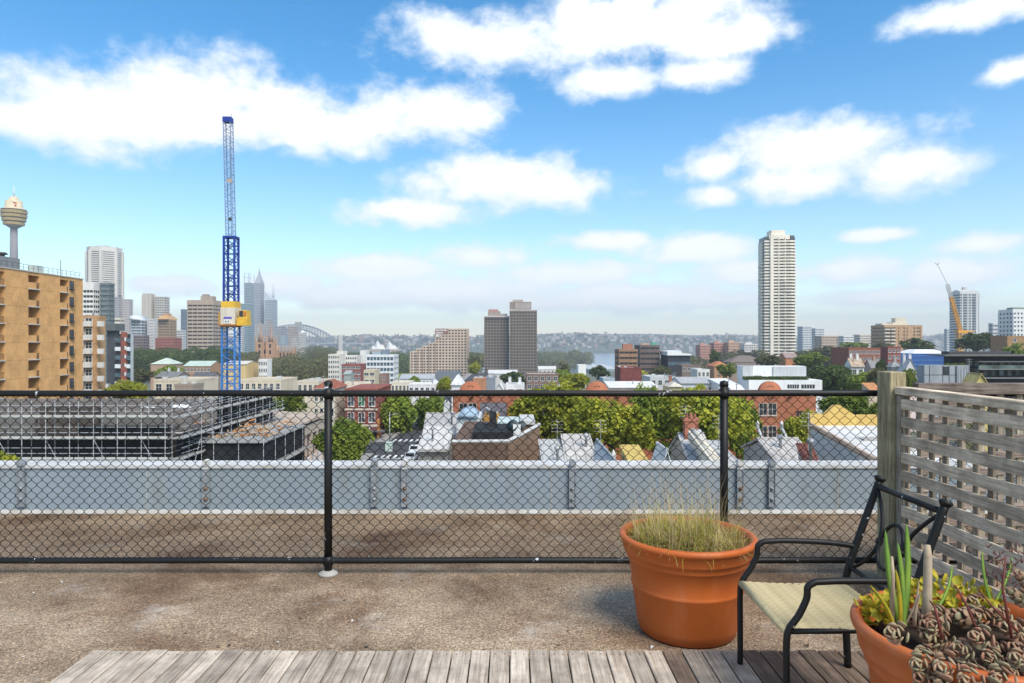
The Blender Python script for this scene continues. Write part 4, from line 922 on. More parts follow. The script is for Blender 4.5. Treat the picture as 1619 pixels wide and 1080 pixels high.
# concert hall sails
d = 2200; op = thing('sail_roofed_hall', 'white sail-roofed concert hall on the harbour shore', 'building', (XW(606,d), d, -60)); ms = mat('sail_tiles', (.80,.79,.76), .4, .04, .05)
def sail(cx, w, h, y, lean):
    b = MB(); n = 10; vs = []; fs = []
    for i in range(n+1):
        t = i/n
        for j in range(n+1):
            u = j/n*2-1; wid = w*(1-t)**.85; vs.append((cx+u*wid+lean*t*t, y+18*(abs(u)**1.6)*(1-t)-22*t*(1-t)*0, 36+h*t))
    for i in range(n):
        for j in range(n): fs.append((i*(n+1)+j, i*(n+1)+j+1, (i+1)*(n+1)+j+1, (i+1)*(n+1)+j))
    o = SM(b.add(vs, fs)).build('sail', ms, op); m_ = o.modifiers.new('s','SOLIDIFY'); m_.thickness = 1.5
sail(XW(596,d)-op.location.x, 18, 29, 0, 2); sail(XW(616,d)-op.location.x, 18, 26, 0, -2); sail(XW(602,d)-op.location.x, 12, 18, 12, 1); sail(XW(622,d)-op.location.x, 11, 15, 12, 0); sail(XW(590,d)-op.location.x, 10, 14, -8, -1)
MB().box(-52,52,-10,40,0,36).build('podium', cm((.45,.36,.30)), op)
# cathedral
d = 700; ca = thing('cathedral', 'brown sandstone gothic cathedral with two spired towers among park trees', 'church', (XW(431,d), d+12, gz(XW(431,d),d)-1)); ZB = ca.location.z; mss = cm((.47,.285,.175), kind='brick'); zz = lambda py: ZW(py,d)-ZB; xx = lambda px: XW(px,d)-ca.location.x
msl = cm((.26,.25,.25), kind='tile')
for a, c in ((404.5,416),(421,433)):
    x0, x1 = xx(a), xx(c); b = MB(); b.box(x0,x1,-12,-4.5,0,zz(541))
    for qx in (x0,x1):
        for qy in (-12,-4.5): b.lathe([(.8,0),(.7,zz(537)),(0,zz(530))], 6, (qx,qy))
    b.build('tower', mss, ca); m0 = (x0+x1)/2; SM(MB().lathe([(3.3,zz(541)),(1.6,zz(530)),(.7,zz(519)),(.05,zz(508 if a < 410 else 512))], 8, (m0,-8.2))).build('spire', cm((.36,.25,.20)), ca)
    for zq in (zz(560),zz(550)): MB().box(m0-1,m0+1,-12.06,-12.003,zq,zq+4).build('window', G_DARK, ca)
x0, x1 = xx(416), xx(421); b = MB(); b.box(x0-3.5,x1+3.5,-10.5,30,0,zz(555)); b.profile([(x0-3.5,zz(555)),(x1+3.5,zz(555)),((x0+x1)/2,zz(546))], -10.5, 30); b.build('nave', mss, ca)
SM(MB().lathe([(2.2,-.03),(2.2,.03)], 16)).build('rose_window', G_DARK, ca, ((x0+x1)/2,-10.56,zz(556))).rotation_euler = (R(90),0,0)
b = MB(); b.box(xx(433),xx(459),-2,10,0,zz(556)); b.profx([(-2,zz(556)),(10,zz(556)),(4,zz(547))], xx(433), xx(459))
for k in range(5): b.lathe([(.7,0),(.6,zz(552)),(0,zz(545))], 6, (xx(436+k*5.5),-2.2))
b.build('transept', mss, ca); MB().profx([(-2.4,zz(556.2)),(-2.4,zz(555.7)),(4,zz(546.3)),(4,zz(546.8))], xx(433.2), xx(458.8)).build('slate_roof', msl, ca)
for k in range(4): MB().box(xx(438+k*5.5)-.7,xx(438+k*5.5)+.7,-2.06,-2.003,zz(565),zz(558)).build('window', G_DARK, ca)
# ================================================================== construction: cranes and scaffold
def truss(b, x0, x1, y0, y1, z0, z1, n, r=.09, rd=.05):
    cs = ((x0,y0),(x1,y0),(x1,y1),(x0,y1))
    for x, y in cs: b.box(x-r,x+r,y-r,y+r,z0,z1)
    for i in range(n):
        za, zb = z0+(z1-z0)*i/n, z0+(z1-z0)*(i+1)/n
        for k in range(4):
            (xa,ya),(xb,yb) = cs[k], cs[(k+1)%4]
            if i % 2: xa,ya,xb,yb = xb,yb,xa,ya
            b.tube([(xa,ya,za),(xb,yb,zb)], rd, 4); b.tube([(xa,ya,zb),(xb,yb,zb)], rd, 4)
    return b
d = 100; cr = thing('tower_crane', 'blue lattice tower crane with yellow cab and upright jib above the scaffolded site', 'crane', (XW(365,d), d, -18)); zc = lambda py: ZW(py,d)+18
m_cb = mat('crane_blue', (.045,.20,.52), .45, .12, 1.5); m_cb2 = mat('crane_navy', (.018,.05,.30), .45, .12, 1.5); m_cy = mat('crane_yellow', (.72,.44,.05), .5, .1, 1.5); m_cg = mat('crane_jib_grey', (.24,.31,.47), .5, .15, 2); m_cw = cm((.62,.56,.46))
hM = zc(517); n = int(hM/2.9); sec = truss(MB(), -.92,.92,-.92,.92,0,hM/n,3,.11,.05).box(-1.02,1.02,-1.02,1.02,-.07,.07).mesh('mast_section', m_cb)
for k in range(n): link('mast_section', sec, cr, (0,0,k*hM/n))
b = MB(); b.box(-1.15,1.15,-1.2,1.2,zc(517),zc(514)); b.box(-1.3,1.3,-1.4,1.4,zc(515),zc(513)); b.build('slew_ring', cm((.45,.20,.06)), cr)
MB().box(-1.05,1.05,-1.15,1.15,zc(513),zc(487)).build('machinery_house', m_cw, cr); MB().box(-.98,1.02,-1.1,1.1,zc(487),zc(477)).build('counter_frame', m_cy, cr)
b = MB(); b.box(-.45,.5,-1.3,-1.16,zc(512),zc(505)); b.build('winch_panel', M_WF, cr)
for x in (-.18,.2): MB().box(x-.08,x+.08,-1.34,-1.31,zc(509.5),zc(507.5)).build('winch_opening', M_DF, cr)
MB().box(-.5,.6,-1.28,-1.16,zc(504.5),zc(501.5)).build('sign_board', mat('crane_sign', (.12,.11,.45), .5, .1, 2), cr)
b = MB(); b.box(1.2,2.75,-1.0,.6,zc(515),zc(503)); b.build('cab_platform', m_cy, cr); b = MB(); b.box(1.5,2.7,-.9,.5,zc(503),zc(491)); b.build('cab', m_cy, cr); MB().box(1.6,2.15,-.95,-.905,zc(501),zc(492)).build('cab_window', G_DARK, cr)
MB().box(2.25,2.62,-.96,-.905,zc(500),zc(493)).build('cab_door', cm((.5,.17,.04)), cr); b = MB(); b.box(-1.35,-1.1,-1.2,1.2,zc(512),zc(495)); b.build('side_gantry', cm((.55,.30,.08)), cr)
truss(MB(), -.72,.82,-.75,.75,zc(478),zc(376),8,.13,.06).box(-.85,.95,-.85,.85,zc(377),zc(374)).build('jib_foot', m_cb2, cr)
nj = 7; hj = (zc(192)-zc(375))/nj; sec = truss(MB(), -.52,.52,-.5,.5,0,hj,5,.05,.022).mesh('jib_section', m_cg)
for k in range(nj): o = link('jib_section', sec, cr, (.0-.06*k,0,zc(375)+hj*k)); o.rotation_euler = (0,-.06/hj,0)
xj = -.06*nj; b = MB(); b.box(xj-.6,xj+.6,-.55,.55,zc(194),zc(186)); b.build('jib_head', m_cb2, cr); SM(MB().tube([(xj+.5,0,zc(186)),(xj+.5,0,zc(179))], .03, 5)).build('aerial', m_cg, cr)
b = MB(); b.box(-.35,.45,-.56,-.5,zc(290),zc(284)); b.build('jib_plate', cm((.40,.33,.28)), cr); MB().box(-.1,.35,-.56,-.5,zc(350),zc(345)).build('jib_plate', M_DF, cr)
SM(MB().tube([(.05,.1,zc(375)),(-.2,.1,zc(215))], .035, 5)).build('hoist_rope', M_DF, cr)
# scaffolded building
m_sc = mat('scaffold_tube', (.55,.56,.57), .45, .15, 2, metal=.3); m_dkk = cm((.30,.30,.285)); m_net = mat('black_scaffold_net', (.022,.024,.027), .85, .3, .6, fine=10); m_brw = cm((.085,.07,.06), kind='brick')
SX, SY = XW(275,63), 63.0; zs = lambda py, d=63: ZW(py,d)
bd = thing('building_under_construction', 'dark half-demolished building wrapped in scaffolding at the lower left', 'building', (SX-16,SY+14,-19))
ZT = zs(697)+19; MB().box(-32,14.4,-12.4,12,0,ZT).build('wall', m_brw, bd); 
for k, (a, c_, h) in enumerate(((-14,-6,1.2),(-5,2,.7),(2.5,8,1.9),(8.5,14,1.0))): MB().box(a,c_,-12.4,-11.9,ZT,ZT+1.1+h).build('broken_parapet', cm((.16,.15,.14)) if k % 2 else m_brw, bd)
for k, y in enumerate((-6,0,6)): MB().box(-30,14,y-.2,y+.2,ZT,ZT+1.2+.5*k).build('party_wall', cm((.20,.18,.165)), bd)
rq = random.Random(14); b = MB()
for i in range(420):
    x, y, z = rq.uniform(-30,13.5), rq.uniform(-11.5,11), ZT; a_, c_, e_ = rq.uniform(.1,1.3), rq.uniform(.1,.9), rq.uniform(.1,1.5)*rq.random(); b.box(x,x+a_,y,y+c_,z,z+e_, rq.randrange(4))
tag(b.build('rubble', [cm((.10,.09,.085)), cm((.30,.25,.20)), cm((.50,.48,.45)), cm((.34,.15,.07))], bd), kind='stuff')
for i in range(9): x = -29+i*4.6; b = MB(); [b.box(x-.07,x+.07,y-.07,y+.07,ZT,ZT+2.2) for y in (-11,-4,3)]; b.box(x-.06,x+.06,-11,3,ZT+2.2,ZT+2.4); b.build('roof_frame', cm((.22,.18,.15)), bd)
MB().box(-8,6,-9,2,ZT,ZT+.25).build('roof_sheet', cm((.22,.22,.22), kind='metalroof'), bd)
sf = thing('scaffold', 'galvanised tube scaffold with plank decks around the demolition site', 'scaffold', (SX,SY,-19)); zd = [zs(722)+19, zs(690)+19, zs(657)+19]
zd0 = [zd[0]-2*k for k in (4,3,2,1)]+zd
me_st = MB().tube([(0,0,0),(0,0,zd[2]+1.4)], .035, 6).mesh('standard', m_sc)
fx = [-i*2.15 for i in range(13)]; sy_ = [i*2.3 for i in range(12)]
for x in fx:
    for y in (-1.6,-.35): link('standard', me_st, sf, (x,y,0))
for y in sy_[1:]:
    for x in (.3,1.5): link('standard', me_st, sf, (x,y,0))
for i, z in enumerate(zd0):
    if i < 3: continue
    MB().box(-27,.2,-1.55,-.4,z-.09,z).build('plank_deck', m_dkk, sf); MB().box(.35,1.45,-1.2,26,z-.09,z).build('plank_deck', m_dkk, sf); MB().box(-27,.2,-1.64,-1.60,z,z+.22).build('toe_board', cm((.5,.49,.46)), sf); MB().box(1.5,1.54,-1.2,26,z,z+.22).build('toe_board', cm((.5,.49,.46)), sf)
    for h in (.55,1.05):
        MB().tube([(-27,-1.6,z+h),(.4,-1.6,z+h)], .028, 5).build('guard_rail', m_sc, sf); MB().tube([(1.5,-1.6,z+h),(1.5,26,z+h)], .028, 5).build('guard_rail', m_sc, sf); MB().tube([(.3,-1.6,z+h),(.3,26,z+h)], .025, 5).build('guard_rail', m_sc, sf)
for i in range(0,12,2): MB().tube([(fx[i],-1.62,zd[0]-2),(fx[i+1],-1.62,zd[1])], .025, 5).build('brace', m_sc, sf); MB().tube([(1.52,sy_[i]+.1,zd[0]-2),(1.52,sy_[min(i+1,11)],zd[1])], .025, 5).build('brace', m_sc, sf)
nt_ = thing('scaffold_netting', 'black mesh sheeting hung inside the scaffold', 'netting', (SX,SY,-19))
MB().box(-27,-.2,-.32,-.28,4,zd[1]-.12).build('sheet', m_net, nt_); MB().box(-27,-19.5,-.32,-.28,zd[1]+.1,zd[2]-.3).build('sheet', m_net, nt_); MB().box(-8.6,-.2,-.32,-.28,zd[1]+.1,zd[2]-.9).build('sheet', m_net, nt_); MB().box(.12,.16,.2,25.5,4,zd[1]-.12).build('sheet', m_net, nt_); MB().box(.12,.16,9,25.5,zd[1]+.1,zd[2]+.9).build('sheet', m_net, nt_)
# second netted block with timber stacked on top
XN = XW(441,70); n2 = thing('netted_block', 'black-netted lower scaffold block right of the demolition site', 'scaffold', (XN-3.5,70,-19)); zt_ = zs(700,66)+19
MB().box(-3.6,3.4,-4,9,0,zt_).build('netting', m_net, n2); MB().box(-3.8,3.6,-4.3,9.2,zt_,zt_+.09).build('deck', m_dkk, n2)
for x in (-3.7,-1.3,1.1,3.5):
    for y in (-4.35,): MB().tube([(x,y,0),(x,y,zt_+1.2)], .035, 6).build('standard', m_sc, n2)
for y in (-1.5,1.5,4.5,7.5): MB().tube([(3.65,y,0),(3.65,y,zt_+1.2)], .035, 6).build('standard', m_sc, n2)
for z in (zt_-2.2,zt_-4.2,zt_+1.0,zt_+.5): MB().tube([(-3.8,-4.38,z),(3.6,-4.38,z)], .028, 5).build('guard_rail', m_sc, n2); MB().tube([(3.68,-4.4,z),(3.68,9.2,z)], .028, 5).build('guard_rail', m_sc, n2)
for z in (zt_-2.3,zt_-4.3): MB().box(3.6,4.3,-4.2,9.2,z-.08,z).build('plank_deck', m_dkk, n2)
rt = random.Random(9); m_or = [cm((.50,.22,.08)), cm((.45,.28,.14)), cm((.56,.40,.26))]
tp = thing('timber_pile', 'heap of salvaged orange-brown timber on the netted block', 'timber', (XN-3.5,71,zt_-19+.09))
for i in range(46):
    x, y = rt.uniform(-2.6,2.9), rt.uniform(-2.5,6.5); o = MB().box(-.07,.07,-rt.uniform(.5,1.3),rt.uniform(.5,1.3),0,.12).build('plank', m_or[i % 3], tp, (x,y,.02+rt.random()*.55)); o.rotation_euler = (rt.uniform(-.2,.2), 0, rt.uniform(-.5,.5))
# site clutter
t = thing('site_shed','orange-roofed site shed behind the scaffold','shed',(XW(205,92),92,-19)); hh = ZW(642,92)+19; MB().box(-3.2,3.2,-2,2,0,hh-1.6).build('wall', cm((.55,.40,.24)), t); MB().profx([(-2.4,hh-1.7),(-2.4,hh-1.5),(2.4,hh+.1),(2.4,hh-.1)], -3.5, 3.5).build('roof', cm((.60,.24,.06), kind='metalroof'), t)
for nm, px, py, d, w, lab in (('tarpaulin',240,634,84,3.2,'crumpled white tarpaulin over the site roof, left heap'),('tarpaulin',285,640,80,3.6,'crumpled white tarpaulin over the site roof, right heap'),('tarpaulin',95,655,80,7,'long white plastic sheet draped along the old roof')):
    b = MB(); n = 9; rr = random.Random(px)
    for i in range(n+1):
        for j in range(n+1): b.v.append((-w/2+w*i/n, -1.5+3*j/n, .9*math.sin(math.pi*i/n)*math.sin(math.pi*j/n)*rr.uniform(.5,1.1)+rr.uniform(0,.12)))
    for i in range(n):
        for j in range(n): b.f.append((i*(n+1)+j,(i+1)*(n+1)+j,(i+1)*(n+1)+j+1,i*(n+1)+j+1)); b.m.append(0)
    z = ZW(py,d)-.8; o = b.build(nm, cm((.70,.70,.69)), None, (XW(px,d),d,z)); tag(o, lab, 'tarpaulin', 'white tarpaulins on the site'); 
# cream colonnaded building beside the street
cb = thing('colonnaded_building','long tan flat-roofed building with tall pilastered windows facing the street','building',(-27,79,-19)); ze = ZW(681.5,79)+19; mt_ = cm((.52,.44,.35)); mcol = cm((.50,.41,.35))
MB().box(-16,-.6,0,19,0,ze-.7).build('wall', mt_, cb)
MB().add([(-16.2,-.3,ze+.9),(0.25,-.3,ze-.05),(.25,19.4,ze-.05),(-16.2,19.4,ze+.9),(-16.2,-.3,ze+.6),(.25,-.3,ze-.35),(.25,19.4,ze-.35),(-16.2,19.4,ze+.6)],[(0,1,2,3),(7,6,5,4),(0,4,5,1),(1,5,6,2),(2,6,7,3),(3,7,4,0)]).build('roof', cm((.50,.40,.31), kind='tile'), cb)
MB().box(-.6,.0,0,19.1,ze-2.0,ze-.72).build('cornice', mt_, cb)
for k in range(8): MB().box(-.6,.02,k*2.6,k*2.6+.55,0,ze-2.0).build('pilaster', mcol, cb)
for k in range(7): MB().box(-.55,-.42,k*2.6+.56,k*2.6+2.59,ze-5.2,ze-2.02).build('window', G_DARK, cb); MB().box(-.6,-.2,k*2.6+.56,k*2.6+2.59,ze-6.6,ze-5.2).build('spandrel', cm((.68,.68,.68)), cb)
# ================================================================== CENTRE
# orange mission-style building
d = 105; mi_ = thing('mission_building','long orange rendered mission-style building with round pediments behind the street trees','building',(0,d,-19)); mor = cm((.38,.14,.075)); zm = lambda py: ZW(py,d)+19; xm = lambda px: XW(px,d)
MB().box(xm(716),xm(1288),.8,5,0,zm(622)).build('wing_wall', mor, mi_); MB().box(xm(716)-.3,xm(1288)+.3,.5,5.2,zm(622),zm(620)).build('wing_roof', cm((.36,.20,.14), kind='tile'), mi_)
m_palm = mat('hanging_fern', (.05,.05,.02), .8, .3, 3, col2=(.09,.035,.02))
for q, (a, c) in enumerate(((716,800),(905,1010),(1180,1290))):
    m0 = xm((744,944,1218)[q]); MB().box(xm(a),xm(c),0,.78,0,zm(621.5)).build('pavilion_wall', mor, mi_)
    R_ = 1.75; y_ = zm(617); SM(MB().profile([(m0-R_*1.25,zm(621.5)+.003)]+[(m0-R_*math.cos(i/12*math.pi), y_-.35+R_*.98*math.sin(i/12*math.pi)) for i in range(13)]+[(m0+R_*1.25,zm(621.5)+.003)], .0, .7)).build('pediment', mor, mi_)
    for i in (-1,0,1): SM(MB().lathe([(.1,-.01),(.1,.01)], 8)).build('vent_hole', M_DF, mi_, (m0+i*.36,-.02,y_+.55+(.12 if i == 0 else 0))).rotation_euler = (R(90),0,0)
    for py in (648,684): 
        for s in (-.72,.72): link('window', winmesh(1.15,1.75,1,G_DARK,cm((.50,.42,.36)),True), mi_, (m0-.4+s,0,zm(py+8)))
    if q == 2:
        for px in (1174,1255): link('window', winmesh(1.0,2.2,1,G_DARK,mor,False), mi_, (xm(px+9),-.003,zm(672)))
    for i in range(3):
        b = MB(); x = m0-2.6+i*2.8; rr = random.Random(i+q*5)
        for k in range(26): a_ = rr.uniform(0,6.283); blade(b, (x,-.25,zm(630)), a_, .5, rr.uniform(.5,1.0), .06, 2.0, 0)
        b.build('wall_planter', m_palm, mi_)
for px in (838,870,1040,1070,1110,1140): link('window', winmesh(1.1,1.9,1,G_DARK,M_WF,True), mi_, (xm(px),.8,zm(650)))
# red brick terrace on the street corner
d = 140; rb_ = thing('corner_terrace','red brick three-storey corner terrace with white window surrounds beside the street','building',(XW(571,d),d,-19)); w = XW(596,d)-XW(571,d); h = ZW(617,d)+19; mrb = cm((.27,.085,.06), kind='brick')
MB().box(-w,w,0,16,0,h).build('wall', mrb, rb_); b = MB()
for z in (h-.5,h-4.1,h-7.4): b.box(-w-.1,w+.1,-.16,-.002,z,z+.35)
b.build('string_course', cm((.62,.56,.46)), rb_); MB().box(-w-.2,w+.2,-.3,16.1,h,h+.3).build('parapet', mrb, rb_)
for r_, z in enumerate((h-3.2,h-6.5)):
    for i, x in enumerate((-2.1,.1,2.2)): link('window', winmesh(1.15,1.9,1,(cm((.06,.18,.10)) if (i == 1 and r_ == 0) else G_GREY),M_WF,True), rb_, (x,0,z))
MB().box(-w,w+2,-2.6,-.17,h-8.3,h-8.05).build('awning', cm((.12,.11,.11)), rb_)
for x in (-2.6,0,2.6): MB().tube([(x,-2.4,0),(x,-2.4,h-8.3)], .05, 6).build('awning_post', m_rail, rb_)
MB().box(-w+.2,w-.2,-.05,-.004,.9,h-8.6).build('shopfront', G_DARK, rb_); MB().box(w+.4,w+.9,-2.0,-1.9,h-9.6,h-5.6).build('hanging_sign', cm((.42,.20,.06)), rb_)
# street furniture and cars
def pole(label, px, py0, py1, d, r=.09):
    t = thing('street_pole', label, 'pole', (XW(px,d), d, -18.0), 'poles by the street'); h = ZW(py0,d)+18; SM(MB().tube([(0,0,0),(0,0,h)], [r*1.3,r*.8], 8)).build('shaft', m_sc, t); MB().tube([(0,0,h-.5),(1.6,0,h-.2)], .05, 6).build('arm', m_sc, t); SM(MB().lathe([(.24,0),(.12,.16),(0,.2)], 8)).build('lamp', M_DF, t, (1.6,0,h-.38)); return t
pole('tall grey light pole in front of the street trees', 616, 652, 705, 128); pole('shorter grey pole beside the corner terrace awning', 584, 672, 705, 126)
t = thing('signal_box','small pale green signal cabinet on the street corner','cabinet',(XW(615,122),122,-18)); b = MB(); b.box(-.6,.6,-.4,.4,0,1.5); b.box(-.68,.68,-.48,.48,1.5,1.62); b.build('cabinet', cm((.50,.62,.55)), t); MB().box(-.02,.02,-.42,-.405,.1,1.4).build('door_gap', M_DF, t)
def car(label, x, y, rz, col):
    t = thing('parked_car', label, 'car', (x,y,-18.02), 'cars in the street'); t.rotation_euler = (0,0,rz); m = mat('car_paint_%d' % int(col[0]*100), col, .25, .03, 1, spec=.6)
    pr = [(-2.1,.35),(-2.15,.7),(-2.0,.92),(-1.35,1.0),(-.75,1.42),(.75,1.45),(1.5,1.0),(2.05,.9),(2.12,.6),(2.1,.35)]; b = MB(); b.profx(pr, -.82, .82); b.build('body', m, t)
    for s in (-1,1): MB().profx([(-1.2,1.02),(-.7,1.36),(.7,1.38),(1.3,1.02)], s*.825-.01, s*.825+.01).build('side_window', G_DARK, t)
    MB().add([(-.7,1.42,1.02),(.7,1.42,1.02),(.66,.80,1.44),(-.66,.80,1.44)],[(0,1,2,3),(3,2,1,0)]).build('rear_window', G_DARK, t); MB().add([(-.7,-1.40,1.0),(.7,-1.40,1.0),(.66,-.80,1.43),(-.66,-.80,1.43)],[(0,1,2,3),(3,2,1,0)]).build('windscreen', G_DARK, t)
    for sx in (-.8,.8):
        for sy in (-1.3,1.3): o = SM(MB().lathe([(.16,-.1),(.32,-.1),(.33,.1),(.16,.1)], 14)).build('wheel', M_DF, t, (sx,sy,.33)); o.rotation_euler = (0,R(90),0)
    for sx in (-.6,.6): MB().box(sx-.15,sx+.15,-2.16,-2.11,.62,.76).build('headlight', M_WF, t)
    return t
car('white car at the junction left of the white awning house', -17.0, 119.5, 0, (.75,.75,.74)); car('silver car following the white car down the street', -16.6, 112, 0, (.45,.46,.47)); car('dark car further up the street below the trees', -21.5, 160, 0, (.05,.055,.06))
# near rooftops right of the street
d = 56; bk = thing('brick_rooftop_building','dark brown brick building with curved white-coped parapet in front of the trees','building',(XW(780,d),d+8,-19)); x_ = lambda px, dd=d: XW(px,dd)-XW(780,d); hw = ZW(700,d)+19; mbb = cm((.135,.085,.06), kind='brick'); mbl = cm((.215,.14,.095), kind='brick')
foot = [(x_(715),-8),(x_(803),-8),(x_(853,61),-3),(x_(853,61),7),(x_(715),7)]
MB().prism(foot,0,hw).build('wall', mbb, bk); MB().add([(x_(803)+.002,-8.03,0),(x_(853,61)+.02,-3.03,0),(x_(853,61)+.02,-3.03,hw+.75),(x_(803)+.002,-8.03,hw+.02)],[(0,1,2,3)]).build('brick_return_lit_tone', mbl, bk)  # sunlight on the turned face is put into its paler brick colour
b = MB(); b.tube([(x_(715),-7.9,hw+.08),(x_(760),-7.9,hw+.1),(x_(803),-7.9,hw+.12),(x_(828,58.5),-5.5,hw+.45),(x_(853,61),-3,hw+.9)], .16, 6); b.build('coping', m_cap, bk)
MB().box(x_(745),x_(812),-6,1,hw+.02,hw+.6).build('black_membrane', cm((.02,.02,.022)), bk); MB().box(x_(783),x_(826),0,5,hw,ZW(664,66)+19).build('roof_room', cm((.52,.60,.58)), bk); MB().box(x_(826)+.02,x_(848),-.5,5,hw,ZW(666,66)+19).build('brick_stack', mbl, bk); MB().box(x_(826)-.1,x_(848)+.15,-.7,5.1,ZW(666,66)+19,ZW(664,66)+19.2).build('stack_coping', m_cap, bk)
MB().box(x_(770),x_(782),-2,-1,hw+.6,hw+1.9).build('chimney', cm((.03,.03,.03)), bk)
for px, rr in ((812,.55),(826,.45)): o = SM(MB().lathe([(0,0),(rr*.6,.06),(rr,.2)], 14)).build('satellite_dish', cm((.08,.10,.11)), bk, (x_(px),-5.2,hw+1.0)); o.rotation_euler = (R(65),0,R(-30))
MB().box(x_(817)-.3,x_(817)+.35,-5.6,-4.9,hw+.3,hw+1.2).build('air_conditioner', M_WF, bk)
house('terrace_house','house with white skillion awning roof beside the street junction',662,716,676,70,6,(.36,.33,.29),'skill',(.60,.59,.56),1.4,rkind='metalroof',ov=.5); house('terrace_house','grey hip-roofed terrace behind the white awning house',668,735,655,80,9,(.55,.54,.52),'gx',(.40,.39,.38),2.6,rkind='metalroof',chim=1)
t = house('terrace_house','pale blue round-hooded dormer house behind the brick rooftop building',722,762,660,74,7,(.58,.60,.60),'flat',(.4,.42,.44)); SM(MB().profile([(-1.1,t['h']-.1)]+[(-1.1*math.cos(i/8*math.pi),t['h']-.1+1.0*math.sin(i/8*math.pi)) for i in range(9)]+[(1.1,t['h']-.1)], -t['q']-.3, 0)).build('round_hood', cm((.30,.40,.50)), t)
house('terrace_house','small yellow rendered house with dark tiled roof below the orange building',759,800,639,88,8,(.66,.49,.20),'gx',(.12,.11,.12),1.2,wins=(1,2)); house('terrace_house','orange-shuttered lean-to below the yellow house',766,789,657,82,4,(.50,.26,.06),'flat',(.62,.62,.6),wins=(1,2))
# row of terrace roofs just below the parapet
def terrace(label, px0, px1, d, dep, yr, col, rcol, style, **k): return house('terrace_house', label, px0, px1, yr, d, dep, col, style, rcol, k.pop('rh',2.2), rkind=k.pop('rkind','metalroof'), **k)
terrace('terrace roof of pale corrugated iron next to the brown brick wall',853,898,46,9,697,(.50,.47,.43),(.50,.48,.45),'skill',rh=.8); terrace('pale pinkish-white pitched terrace roof with brown flashing',882,944,49,11,690,(.50,.47,.44),(.52,.49,.45),'gx',rh=1.3)
t = terrace('grey gabled terrace with pale blue barge boards',932,986,44,9,698,(.36,.37,.36),(.40,.44,.47),'gy',rh=.9,ov=.3); SM(MB().lathe([(.12,0),(.2,.25),(.12,.4),(.22,.55),(.05,.9),(0,1.0)], 10)).build('finial', m_w, t, (t['w'],0,t['ev']))
terrace('mustard yellow flat terrace roof',982,1034,44,7,706,(.55,.42,.17),(.55,.40,.12),'skill',rh=.8,rkind='render'); terrace('tiny white gabled roof between the mustard roof and pale roofs',1032,1062,43,5,704,(.66,.66,.66),(.64,.66,.68),'gy',rh=1.0,base=-19)
terrace('white iron terrace roof with red chimneys and rust-red ridge',1060,1128,47,11,688,(.50,.41,.32),(.54,.54,.53),'gx',rh=1.5,chim=2,ccol=(.40,.16,.10)); t = terrace('pale grey terrace roof with thick cream party walls',1098,1170,43,9,699,(.5,.47,.43),(.48,.47,.46),'skill',rh=.8)
for sx in (-1,): 
    o = MB().profx([(-t['q']-.6,t['ev']-.3),(t['q']+.4,t['h']+.1),(t['q']+.4,t['h']+.75),(-t['q']-.6,t['ev']+.35)], -t['w']-.35, -t['w']+.35).build('party_wall', cm((.62,.57,.47)), t); SM(MB().tube([(-t['w'],-t['q']-.6,t['ev']+.3),(-t['w'],t['q']+.4,t['h']+.76)], .2, 10)).build('party_wall_coping', cm((.62,.57,.47)), t)
t = terrace('wide pale roof with curved white parapet scrolls and urns',1176,1290,45,10,696,(.48,.45,.42),(.47,.44,.41),'gx',rh=1.0)
for sx, l in ((-1,1.0),(.35,0.6)):
    SM(MB().tube(sm_path([(sx*t['w'],-2,t['ev']-.2),(sx*t['w']+.3,0,t['h']-.1),(sx*t['w']+.7,2,t['h']+.5)],4), .09, 8)).build('scroll_parapet', m_cap, t); SM(MB().lathe([(.09,0),(.16,.12),(.08,.28),(.15,.38),(.12,.5),(0,.7)], 10)).build('urn', m_cap, t, (sx*t['w']+.7,2.2,t['h']+.45))
t = terrace('brown rust roof panel house beside the white mission roof',1262,1298,42,5,704,(.5,.45,.42),(.17,.06,.045),'skill',rh=1.3)
ym = thing('mission_facade_house','white-roofed house with yellow stepped mission parapet near the timber post','building',(XW(1345,50),50,-19)); zy = lambda py, dd=50: ZW(py,dd)+19; a = XW(1390,50)-XW(1345,50); yl = cm((.62,.42,.13))
MB().profile([(-a,0),(a*1.6,0),(a*1.6,zy(661)),(a*.62,zy(661)),(a*.1,zy(645)),(-.1*a,zy(645)),(-a*.45,zy(660)),(-a,zy(659))], 2, 2.5).build('mission_parapet', yl, ym)
MB().profx([(-8,zy(735,42)),(1.99,zy(678)),(1.99,0),(-8,0)], -a, a*1.6).build('roof', cm((.60,.59,.57)), ym); MB().tube([(-a,-8,zy(733,42)),(-a,2,zy(677))], .2, 6).build('gutter', cm((.42,.30,.22)), ym)
for x0, x1, y0 in ((-a*.15,a*.5,-1.5),(a*.55,a*1.1,-4)): MB().box(x0,x1,y0-1,y0+1,zy(730)-1,zy(693)+.3).build('skylight_box', cm((.40,.38,.36)), ym)
